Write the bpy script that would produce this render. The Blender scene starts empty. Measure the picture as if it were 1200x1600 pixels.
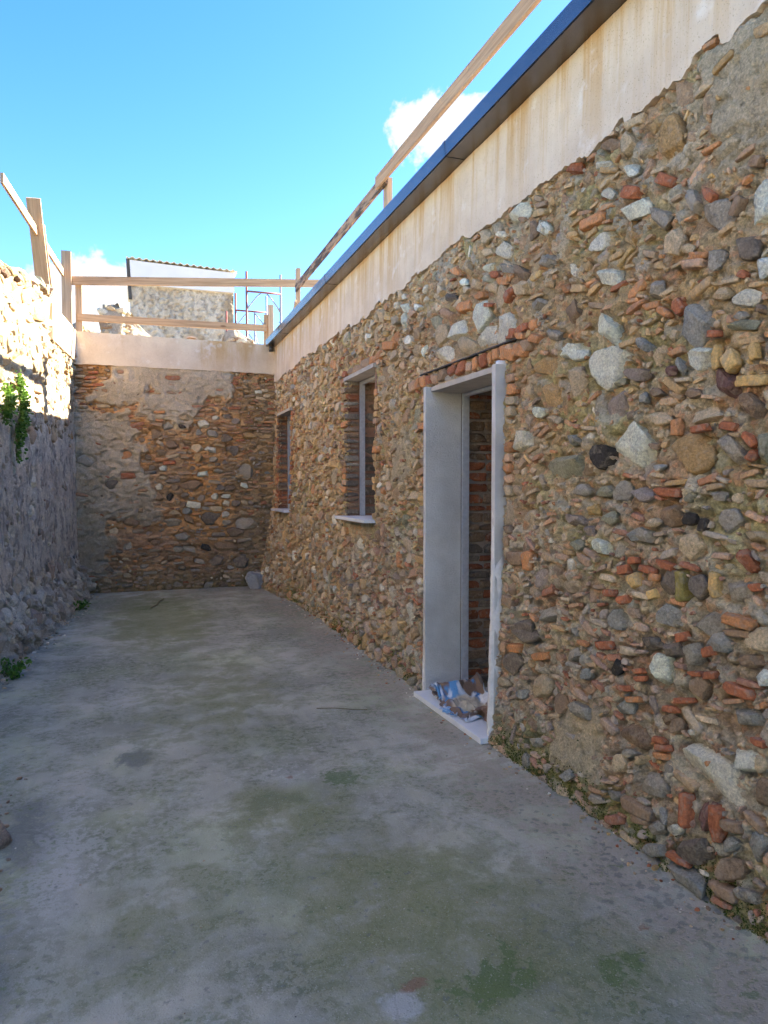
import bpy, math, random
import numpy as np
from mathutils import Matrix, Vector
R = math.radians
scene = bpy.context.scene
col = scene.collection
random.seed(7)

# ------------------------------------------------------------------ camera
cd = bpy.data.cameras.new('camera'); cam = bpy.data.objects.new('camera', cd); col.objects.link(cam)
cd.sensor_fit = 'VERTICAL'; cd.sensor_height = 36.0; cd.lens = 36.0*1110/1600
cd.clip_start = 0.05; cd.clip_end = 3000
cam.location = (0, 0, 1.5); cam.rotation_euler = (R(90-2.064), 0, R(-19.405))
scene.camera = cam
scene.render.resolution_x = 768; scene.render.resolution_y = 1024

# ------------------------------------------------------------------ node helper
class NT:
    def __init__(s, tree): s.t = tree; s.t.nodes.clear()
    def n(s, typ, ins=None, **props):
        nd = s.t.nodes.new(typ)
        for k, v in props.items(): setattr(nd, k, v)
        for k, v in (ins or {}).items():
            sock = nd.inputs[k]
            if isinstance(v, bpy.types.NodeSocket): s.t.links.new(v, sock)
            else:
                if isinstance(v, tuple) and len(v) == 3 and sock.type == 'RGBA': v = v+(1,)
                sock.default_value = v
        return nd
    def math(s, op, a, b=0.0, c=0.0, clamp=False):
        return s.n('ShaderNodeMath', {0: a, 1: b, 2: c}, operation=op, use_clamp=clamp).outputs[0]
    def noise(s, vec, scale, detail=4, rough=0.55, dist=0.0, out=0):
        return s.n('ShaderNodeTexNoise', {'Vector': vec, 'Scale': scale, 'Detail': detail, 'Roughness': rough, 'Distortion': dist}).outputs[out]
    def ramp(s, f, lo, hi):
        return s.n('ShaderNodeMapRange', {0: f, 1: lo, 2: hi, 3: 0.0, 4: 1.0}, interpolation_type='SMOOTHSTEP').outputs[0]
    def mix(s, f, a, b, mode='MIX'):
        nd = s.n('ShaderNodeMix', None, data_type='RGBA', blend_type=mode)
        for i, v in ((0, f), (6, a), (7, b)):
            if isinstance(v, bpy.types.NodeSocket): s.t.links.new(v, nd.inputs[i])
            else: nd.inputs[i].default_value = v if i == 0 else (tuple(v)+(1,) if len(v) == 3 else v)
        return nd.outputs[2]
    def vmul(s, v, k): return s.n('ShaderNodeVectorMath', {0: v, 1: k}, operation='MULTIPLY').outputs[0]
    def vadd(s, v, k): return s.n('ShaderNodeVectorMath', {0: v, 1: k}, operation='ADD').outputs[0]

# ------------------------------------------------------------------ sky, clouds, sun, exposure
SUN_EL, SUN_AZ = 25.5, 12.0      # azimuth measured from +X towards +Y
w = bpy.data.worlds.new('World'); scene.world = w; w.use_nodes = True
q = NT(w.node_tree)
sky = q.n('ShaderNodeTexSky', sky_type='NISHITA', sun_disc=False, sun_elevation=R(SUN_EL), sun_rotation=R(90-SUN_AZ),
          altitude=50, air_density=1.0, dust_density=0.4, ozone_density=2.0)
skyc = q.n('ShaderNodeHueSaturation', {'Hue': 0.513, 'Saturation': 1.36, 'Value': 1.0, 'Color': sky.outputs[0]}).outputs[0]
dirn = q.n('ShaderNodeTexCoord').outputs['Generated']
nz = q.noise(dirn, 11.0, 8, 0.66, 0.25)
nz2 = q.noise(q.vadd(dirn, (3.1, 1.7, 0.4)), 26.0, 5, 0.6, 0.2)
nzz = q.math('ADD', q.math('MULTIPLY', nz, 0.75), q.math('MULTIPLY', nz2, 0.25))
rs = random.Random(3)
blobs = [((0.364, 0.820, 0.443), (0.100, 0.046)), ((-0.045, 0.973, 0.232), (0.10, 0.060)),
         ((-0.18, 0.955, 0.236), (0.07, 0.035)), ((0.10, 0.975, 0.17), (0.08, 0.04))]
for k in range(15):                     # extra unseen clouds round the sky, added to whiten the light in the shade
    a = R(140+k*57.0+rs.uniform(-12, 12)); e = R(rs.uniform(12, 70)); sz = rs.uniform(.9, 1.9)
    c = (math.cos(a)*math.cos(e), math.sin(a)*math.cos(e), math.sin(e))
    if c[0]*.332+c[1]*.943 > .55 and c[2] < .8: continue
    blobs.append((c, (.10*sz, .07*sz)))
m = None
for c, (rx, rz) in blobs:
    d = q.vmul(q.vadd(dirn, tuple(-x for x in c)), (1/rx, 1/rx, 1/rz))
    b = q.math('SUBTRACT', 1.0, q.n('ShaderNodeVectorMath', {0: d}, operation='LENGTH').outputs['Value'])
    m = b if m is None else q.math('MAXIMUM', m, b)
dens = q.math('ADD', q.math('MULTIPLY', m, 0.80), q.math('MULTIPLY', q.math('SUBTRACT', nzz, 0.5), 2.6))
cmask = q.ramp(dens, 0.08, 0.27)
shade = q.ramp(dens, 0.15, 0.95)
ccol = q.mix(shade, (0.80, 0.87, 0.98), (1.0, 1.0, 1.0))
bg1 = q.n('ShaderNodeBackground', {'Color': skyc, 'Strength': 0.0395}).outputs[0]
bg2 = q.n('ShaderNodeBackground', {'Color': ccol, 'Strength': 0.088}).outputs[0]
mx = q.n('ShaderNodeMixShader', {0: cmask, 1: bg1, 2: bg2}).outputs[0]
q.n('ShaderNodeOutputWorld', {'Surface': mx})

sv = Vector((math.cos(R(SUN_EL))*math.cos(R(SUN_AZ)), math.cos(R(SUN_EL))*math.sin(R(SUN_AZ)), math.sin(R(SUN_EL))))
sl = bpy.data.lights.new('sun', 'SUN'); so = bpy.data.objects.new('sun', sl); col.objects.link(so)
sl.energy = 2.7; sl.angle = R(0.53); sl.color = (1.0, 0.90, 0.74)
so.rotation_euler = sv.to_track_quat('Z', 'Y').to_euler(); so.location = (10, 2, 12)
vs = scene.view_settings
vs.view_transform = 'Standard'; vs.look = 'None'; vs.gamma = 1.0; vs.use_curve_mapping = False
vs.exposure = 3.82
cy = scene.cycles
cy.max_bounces = 6; cy.diffuse_bounces = 4; cy.glossy_bounces = 3; cy.transmission_bounces = 3; cy.transparent_max_bounces = 4
cy.use_adaptive_sampling = True; cy.adaptive_threshold = 0.03

# ------------------------------------------------------------------ object helpers
W = {}          # world matrix of each object made
def link(o, parent=None, M=None):
    M = M if M is not None else Matrix.Identity(4)
    col.objects.link(o); W[o] = M
    if parent is not None:
        o.parent = parent; o.matrix_parent_inverse = W[parent].inverted()
    o.matrix_basis = M
    return o
def empty(name, loc, label, cat, group=None):
    o = bpy.data.objects.new(name, None); o.empty_display_size = 0.2
    link(o, None, Matrix.Translation(loc)); tag(o, label, cat, group); return o
def tag(o, label=None, cat=None, group=None, kind=None):
    if label: o['label'] = label
    if cat: o['category'] = cat
    if group: o['group'] = group
    if kind or cat: o['kind'] = kind or 'thing'
    return o
def mesh_np(name, V, F, mat, cols=None, smooth=True):
    """V (n,3) array; F (m,3) or (m,4) int array"""
    me = bpy.data.meshes.new(name); V = np.asarray(V, np.float32); F = np.asarray(F, np.int32)
    k = F.shape[1]
    me.vertices.add(len(V)); me.vertices.foreach_set('co', V.ravel())
    me.loops.add(F.size); me.loops.foreach_set('vertex_index', F.ravel())
    me.polygons.add(len(F)); me.polygons.foreach_set('loop_start', np.arange(0, F.size, k, dtype=np.int32))
    me.polygons.foreach_set('loop_total', np.full(len(F), k, np.int32))
    me.polygons.foreach_set('use_smooth', np.full(len(F), smooth))
    me.update(calc_edges=True)
    if cols is not None:
        for nm, arr in cols.items():
            if arr.ndim == 2:
                at = me.color_attributes.new(nm, 'FLOAT_COLOR', 'POINT')
                at.data.foreach_set('color', np.c_[arr, np.ones(len(arr))].astype(np.float32).ravel())
            else:
                at = me.attributes.new(nm, 'FLOAT', 'POINT'); at.data.foreach_set('value', arr.astype(np.float32))
    if mat: me.materials.append(mat)
    return me
def obj(name, me, parent=None, M=None):
    return link(bpy.data.objects.new(name, me), parent, M)
class MB:
    """small mesh collector of boxes, tubes and prisms"""
    def __init__(s): s.v = []; s.f = []
    def box(s, a, b, M=None):
        i = len(s.v)
        for z in (a[2], b[2]):
            for x, y in ((a[0], a[1]), (b[0], a[1]), (b[0], b[1]), (a[0], b[1])):
                p = Vector((x, y, z)); s.v.append(tuple(M @ p) if M else tuple(p))
        for f in ((0, 3, 2, 1), (4, 5, 6, 7), (0, 1, 5, 4), (1, 2, 6, 5), (2, 3, 7, 6), (3, 0, 4, 7)): s.f.append(tuple(i+k for k in f))
        return s
    def tube(s, pts, r, n=8):
        pts = [Vector(p) for p in pts]; i0 = len(s.v)
        for j, p in enumerate(pts):
            t = (pts[min(j+1, len(pts)-1)]-pts[max(j-1, 0)]).normalized()
            a = t.cross(Vector((0, 0, 1)) if abs(t.z) < .9 else Vector((1, 0, 0))).normalized(); b = t.cross(a)
            for k in range(n):
                an = 2*math.pi*k/n; s.v.append(tuple(p+a*math.cos(an)*r+b*math.sin(an)*r))
        for j in range(len(pts)-1):
            for k in range(n):
                a = i0+j*n+k; b = i0+j*n+(k+1) % n; s.f.append((a, b, b+n, a+n))
        s.f.append(tuple(i0+k for k in range(n))[::-1]); s.f.append(tuple(i0+(len(pts)-1)*n+k for k in range(n)))
        return s
    def mesh(s, name, mat, smooth=False, bevel=0):
        me = bpy.data.meshes.new(name); me.from_pydata(s.v, [], s.f)
        if bevel:
            import bmesh
            bm = bmesh.new(); bm.from_mesh(me)
            bmesh.ops.bevel(bm, geom=bm.edges[:], offset=bevel, segments=2, affect='EDGES', profile=.6)
            bm.to_mesh(me); bm.free()
        me.materials.append(mat)
        for p in me.polygons: p.use_smooth = smooth
        return me
    def build(s, name, mat, parent=None, smooth=False, bevel=0): return obj(name, s.mesh(name, mat, smooth, bevel), parent)

# ------------------------------------------------------------------ numpy noise
def _h(ix, iy, seed):
    h = (ix.astype(np.int64)*374761393 + iy.astype(np.int64)*668265263 + seed*1442695041) & 0xffffffff
    h = ((h ^ (h >> 13))*1274126177) & 0xffffffff
    h = ((h ^ (h >> 16))*2246822519) & 0xffffffff
    return ((h ^ (h >> 15)) & 0xffffff)/float(0xffffff)
def vn(x, y, seed=0):
    x = np.asarray(x, float); y = np.asarray(y, float)
    ix = np.floor(x); iy = np.floor(y); fx = x-ix; fy = y-iy
    fx = fx*fx*(3-2*fx); fy = fy*fy*(3-2*fy); ix = ix.astype(np.int64); iy = iy.astype(np.int64)
    a = _h(ix, iy, seed); b = _h(ix+1, iy, seed); c = _h(ix, iy+1, seed); d = _h(ix+1, iy+1, seed)
    return (a*(1-fx)+b*fx)*(1-fy)+(c*(1-fx)+d*fx)*fy
def fbm(x, y, s, o=4, seed=0, g=.5):
    x = np.asarray(x, float)*s; y = np.asarray(y, float)*s; t = 0; a = 1; n = 0
    for k in range(o):
        ca, sa = math.cos(.7*k+.3), math.sin(.7*k+.3)
        t = t+a*vn(ca*x-sa*y+k*17.3, sa*x+ca*y+k*9.1, seed+k*31); n += a; a *= g; x = x*2.03; y = y*2.03
    return t/n
def cellular(x, y, s, seed=0):
    """distance to nearest and second nearest feature point, and the cell's random value"""
    x = np.asarray(x, float)*s; y = np.asarray(y, float)*s
    ix = np.floor(x).astype(np.int64); iy = np.floor(y).astype(np.int64)
    d1 = np.full(x.shape, 9.); d2 = np.full(x.shape, 9.); idv = np.zeros(x.shape)
    for i in (-1, 0, 1):
        for j in (-1, 0, 1):
            cx = ix+i; cy = iy+j
            px = cx+_h(cx, cy, seed+1); py = cy+_h(cx, cy, seed+2)
            d = np.hypot(x-px, y-py); r = _h(cx, cy, seed+3)
            cl = d < d1
            d2 = np.where(cl, d1, np.minimum(d2, d)); idv = np.where(cl, r, idv); d1 = np.where(cl, d, d1)
    return d1, d2, idv
def sm(x, a, b):
    t = np.clip((np.asarray(x, float)-a)/(b-a), 0, 1); return t*t*(3-2*t)
def lerp(a, b, t):
    t = np.asarray(t)[..., None]; return np.asarray(a)*(1-t)+np.asarray(b)*t

# ------------------------------------------------------------------ materials
def new_mat(name):
    m = bpy.data.materials.new(name); m.use_nodes = True; return m, NT(m.node_tree)
def finish(q, color, rough=.9, bump=None, bstr=.5, bdist=.01, metal=0.0, spec=.3, extra=None):
    ins = {'Base Color': color, 'Roughness': rough, 'Metallic': metal, 'Specular IOR Level': spec}
    if bump is not None:
        ins['Normal'] = q.n('ShaderNodeBump', {'Strength': bstr, 'Distance': bdist, 'Height': bump}).outputs[0]
    ins.update(extra or {})
    p = q.n('ShaderNodeBsdfPrincipled', ins); q.n('ShaderNodeOutputMaterial', {'Surface': p.outputs[0]})
def pos(q): return q.n('ShaderNodeNewGeometry').outputs['Position']

def mat_masonry(name, src, speck=.35, bstr=.7, dust=None):
    m, q = new_mat(name); P = pos(q)
    base = (q.n('ShaderNodeVertexColor', layer_name='Col').outputs[0] if src == 'attr' else q.n('ShaderNodeObjectInfo').outputs['Color'])
    n1 = q.noise(P, 16, 3, .6); n2 = q.noise(P, 95, 2, .65); n3 = q.noise(P, 420, 1, .6)
    k = q.math('ADD', q.math('MULTIPLY', n1, .7), q.math('ADD', q.math('MULTIPLY', n2, 1.25), q.math('MULTIPLY', n3, speck)))
    k = q.math('ADD', k, .025-speck*.5)                       # around 1
    c = q.mix(1.0, base, q.n('ShaderNodeCombineColor', {0: k, 1: k, 2: k}).outputs[0], 'MULTIPLY')
    # tint drift
    t = q.ramp(q.noise(q.vadd(P, (5, 3, 1)), 6, 2, .6), .35, .75)
    c = q.mix(q.math('MULTIPLY', t, .35), c, q.mix(1.0, c, (1.12, 1.0, .80), 'MULTIPLY'))
    if dust:
        dm = q.ramp(q.noise(q.vadd(P, (2, 7, 4)), 28, 3, .65), .50, .66)
        c = q.mix(q.math('MULTIPLY', dm, dust[3]), c, dust[:3])
    bm = q.math('ADD', q.math('MULTIPLY', q.noise(P, 60, 4, .72), 1.0), q.math('MULTIPLY', n3, .25))
    finish(q, c, .92, bm, bstr, .03, spec=.2); return m
MORTAR = mat_masonry('mortar', 'attr', .6, 1.0)
CHIP = mat_masonry('masonry_rubble', 'attr', .35, .6, (.58, .47, .34, .52))
STONE = mat_masonry('stone', 'obj', .75, .9, (.58, .48, .35, .30))
BRICK = mat_masonry('brick', 'obj', .30, .6, (.40, .33, .25, .45))

def mat_plaster():
    m, q = new_mat('stained_plaster'); P = pos(q)
    sx = q.n('ShaderNodeSeparateXYZ', {0: P})
    st = q.noise(q.vmul(P, (1.0, 5.0, .22)), 1.6, 6, .68)
    fine = q.noise(q.vmul(P, (1.0, 22.0, .8)), 1.5, 4, .6)
    zf = q.ramp(sx.outputs[2], 2.95, 3.62)
    rust = q.math('MULTIPLY', q.ramp(st, .44, .64), q.math('ADD', q.math('MULTIPLY', zf, .85), .15))
    rust = q.math('MULTIPLY', rust, q.math('ADD', q.math('MULTIPLY', fine, .9), .45), clamp=True)
    n1 = q.noise(P, 3.0, 5, .6)
    c = q.mix(q.ramp(n1, .3, .7), (.60, .47, .335), (.71, .58, .425))
    c = q.mix(q.math('MULTIPLY', rust, .9), c, (.50, .29, .10))
    pale = q.math('MULTIPLY', q.ramp(q.noise(q.vadd(P, (9, 2, 5)), 5, 4, .6), .58, .72), .5)
    c = q.mix(pale, c, (.80, .75, .68))
    pits = q.ramp(q.noise(P, 130, 2, .5), .30, .38)
    c = q.mix(q.math('SUBTRACT', 1.0, pits), c, q.mix(1.0, c, (.7, .66, .6), 'MULTIPLY'))
    finish(q, c, .85, q.math('ADD', q.math('MULTIPLY', q.noise(P, 14, 5, .6), 1.0), q.math('MULTIPLY', pits, .12)), .35, .015); return m
PLASTER = mat_plaster()
def mat_simple(name, c1, c2, scale=8, rough=.85, bump=.3, bs=60, metal=0.0, spec=.3, bd=.01, detail=5):
    m, q = new_mat(name); P = pos(q)
    c = q.mix(q.ramp(q.noise(P, scale, detail, .62), .3, .7), c1, c2)
    finish(q, c, rough, q.noise(P, bs, 5, .62) if bump else None, bump, bd, metal, spec); return m
RENDER = mat_simple('reveal_plaster', (.48, .46, .42), (.64, .62, .575), 3.5, .9, .7, 110, bd=.012, detail=8)
EDGE = mat_simple('edge_plaster', (.68, .65, .60), (.80, .77, .72), 30, .9, .5, 50, bd=.01)
SOFFIT = mat_simple('soffit_concrete', (.40, .35, .29), (.50, .44, .37), 12, .9, .4, 60)
MARBLE = mat_simple('white_marble', (.80, .80, .79), (.70, .71, .72), 7, .35, 0, spec=.5)
STEEL = mat_simple('galvanised_steel', (.46, .48, .51), (.56, .58, .61), 40, .45, 0, metal=.35)
GUTTER = mat_simple('gutter_metal', (.12, .115, .125), (.16, .15, .16), 3, .24, 0, metal=.92)
DARKWALL = mat_simple('interior_brick', (.26, .13, .08), (.36, .22, .14), 6, .95, .6, 30)
CLAY = mat_simple('interior_clay', (.55, .30, .13), (.62, .40, .22), 4, .9, .5, 30)
EARTH = mat_simple('earth', (.20, .16, .11), (.30, .25, .17), 2, .95, .4, 20)
ROOFM = mat_simple('roof_screed', (.35, .33, .31), (.45, .42, .39), 3, .9, .3, 30)
SHEETM = mat_simple('corrugated_sheet', (.74, .68, .52), (.82, .77, .62), 5, .7, 0)
TWALL = mat_simple('tower_plaster', (.62, .60, .57), (.72, .70, .66), 1.5, .9, .3, 25)
COREM = mat_simple('joint_mortar', (.19, .15, .12), (.34, .29, .24), 9, .95, .6, 40)
GABLE = mat_simple('gable_plaster', (.74, .72, .68), (.80, .78, .74), 1.5, .9, .2, 25)
DARKTRIM = mat_simple('dark_trim', (.06, .055, .05), (.09, .08, .07), 9, .7, 0)
TERRA = mat_simple('terracotta', (.50, .34, .24), (.62, .48, .36), 14, .85, .3, 50)
PIPE = mat_simple('downpipe_paint', (.045, .04, .04), (.06, .055, .05), 9, .4, 0, spec=.5)

def mat_wood(name, c1, c2, stain):
    m, q = new_mat(name)
    oc = q.n('ShaderNodeTexCoord').outputs['Object']
    rnd = q.n('ShaderNodeObjectInfo').outputs['Random']
    sh = q.n('ShaderNodeVectorMath', {0: oc, 1: q.n('ShaderNodeCombineXYZ', {0: q.math('MULTIPLY', rnd, 40.0), 1: q.math('MULTIPLY', rnd, 9.0), 2: rnd}).outputs[0]}, operation='ADD').outputs[0]
    g = q.noise(q.vmul(sh, (1.6, 40, 40)), 1.0, 5, .6, .6)
    g2 = q.noise(q.vmul(sh, (.8, 6, 6)), 1.0, 3, .5)
    c = q.mix(q.ramp(g, .32, .68), c1, c2)
    c = q.mix(q.math('MULTIPLY', q.ramp(g2, .45, .7), .45), c, q.mix(1.0, c, (.72, .70, .70), 'MULTIPLY'))
    kn = q.n('ShaderNodeTexVoronoi', {'Vector': q.vmul(sh, (2.2, 7, 7)), 'Scale': 1.0}).outputs['Distance']
    c = q.mix(q.math('SUBTRACT', 1.0, q.ramp(kn, .05, .14)), c, (.16, .09, .05))
    if stain: c = q.mix(q.math('MULTIPLY', q.ramp(q.noise(q.vmul(sh, (2.2, 16, 16)), 1.0, 5, .7, .4), .44, .56), .93), c, (.045, .035, .03))
    finish(q, c, .8, g, .25, .004); return m
WOOD = mat_wood('fir_board', (.35, .22, .12), (.52, .35, .21), False)
WOODP = mat_wood('pale_post', (.35, .24, .15), (.50, .36, .235), False)
WOODD = mat_wood('stained_board', (.32, .20, .12), (.44, .30, .19), True)

def mat_floor():
    m, q = new_mat('courtyard_concrete'); P = pos(q)
    at = lambda n: q.n('ShaderNodeAttribute', attribute_name=n).outputs['Fac']
    n0 = q.noise(P, .9, 4, .62); n1 = q.noise(P, 4.2, 5, .66, .3); n2 = q.noise(P, 22, 4, .68); n3 = q.noise(P, 160, 2, .6)
    c = q.mix(q.ramp(n0, .32, .68), (.23, .235, .182), (.455, .438, .36))
    c = q.mix(q.ramp(n1, .42, .60), c, q.mix(1.0, c, (.62, .67, .55), 'MULTIPLY'))
    tr = q.noise(q.vmul(P, (9.0, 1.3, 1.0)), 1.0, 5, .7, .5)
    c = q.mix(q.math('MULTIPLY', q.ramp(tr, .42, .62), .32), c, q.mix(1.0, c, (1.28, 1.24, 1.14), 'MULTIPLY'))
    ol = q.ramp(q.noise(q.vadd(P, (4, 8, 0)), 1.3, 4, .6), .46, .66)
    c = q.mix(q.math('MULTIPLY', ol, .5), c, q.mix(1.0, c, (.88, .98, .66), 'MULTIPLY'))
    cr_ = q.n('ShaderNodeTexVoronoi', {'Vector': q.n('ShaderNodeMix', {0: .12, 4: P, 5: q.n('ShaderNodeTexNoise', {'Vector': P, 'Scale': 5.0, 'Detail': 4.0}).outputs[1]}, data_type='VECTOR').outputs[1], 'Scale': 1.15}, feature='DISTANCE_TO_EDGE').outputs[0]
    # worn flaky laitance
    fl = q.ramp(q.math('ADD', q.math('MULTIPLY', n2, .6), q.math('MULTIPLY', n1, .5)), .545, .60)
    c = q.mix(q.math('MULTIPLY', fl, .42), c, (.46, .445, .395))
    edgy = q.math('ADD', q.math('MULTIPLY', q.math('SUBTRACT', n2, .5), 1.1), q.math('MULTIPLY', q.math('SUBTRACT', n1, .5), 1.3))
    def put(c, a, colr, amt, lo=.35, hi=.65, ek=1.0):
        f = q.ramp(q.math('ADD', at(a), q.math('MULTIPLY', edgy, ek)), lo, hi); return q.mix(q.math('MULTIPLY', f, amt), c, colr)
    c = put(c, 'brown', (.37, .305, .24), .6)
    c = put(c, 'dark', (.155, .165, .15), .75)
    c = put(c, 'pale', (.50, .485, .44), .65, .22, .95)
    c = put(c, 'moss', (.18, .19, .07), .70, .08, .95, 1.4)
    c = put(c, 'green', (.085, .135, .035), .7, .38, .62, 1.7)
    c = put(c, 'blue', (.45, .46, .46), .65, .25, .75)
    c = put(c, 'rust', (.23, .12, .07), .75)
    # dark lichen blotches next to the wall
    vo = q.n('ShaderNodeTexVoronoi', {'Vector': q.vadd(P, (0, 0, 0)), 'Scale': 27.0, 'Randomness': 1.0})
    bl = q.math('SUBTRACT', q.math('MULTIPLY', at('spots'), .52), q.math('ADD', vo.outputs['Distance'], q.math('MULTIPLY', q.math('SUBTRACT', n2, .5), 2.6)))
    c = q.mix(q.math('MULTIPLY', q.ramp(bl, -.05, .12), .5), c, (.12, .13, .125))
    c = q.mix(q.math('SUBTRACT', 1.0, q.ramp(n3, .26, .36)), c, q.mix(1.0, c, (.55, .55, .52), 'MULTIPLY'))
    grit = q.ramp(n3, .62, .72); c = q.mix(q.math('MULTIPLY', grit, .5), c, (.52, .50, .46))
    hair = q.math('MULTIPLY', q.math('SUBTRACT', 1.0, q.ramp(cr_, .001, .004)), q.ramp(q.noise(q.vadd(P, (1, 1, 3)), 1.1, 3, .5), .50, .62))
    c = q.mix(q.math('MULTIPLY', hair, .16), c, (.09, .085, .075))
    bm = q.math('ADD', q.math('ADD', q.math('MULTIPLY', n2, .6), q.math('MULTIPLY', n3, .35)), q.math('MULTIPLY', fl, .12))
    finish(q, c, q.math('ADD', .62, q.math('MULTIPLY', n1, .3)), bm, .55, .012, spec=.35); return m
FLOORM = mat_floor()
def mat_leaf(name, c1, c2):
    m, q = new_mat(name)
    r = q.n('ShaderNodeVertexColor', layer_name='Col').outputs[0]
    f = q.n('ShaderNodeSeparateColor', {0: r}).outputs[0]
    c = q.mix(f, c1, c2)
    d = q.n('ShaderNodeBsdfPrincipled', {'Base Color': c, 'Roughness': .55, 'Specular IOR Level': .3}).outputs[0]
    t = q.n('ShaderNodeBsdfTranslucent', {'Color': q.mix(1.0, c, (1.2, 1.3, .6), 'MULTIPLY')}).outputs[0]
    q.n('ShaderNodeOutputMaterial', {'Surface': q.n('ShaderNodeMixShader', {0: .3, 1: d, 2: t}).outputs[0]}); return m
LEAF = mat_leaf('leaf', (.055, .12, .022), (.17, .29, .06))
MOSS = mat_leaf('moss', (.06, .085, .018), (.17, .19, .05))
STEM = mat_simple('stem', (.14, .12, .06), (.20, .16, .08), 20, .8, 0)

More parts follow.
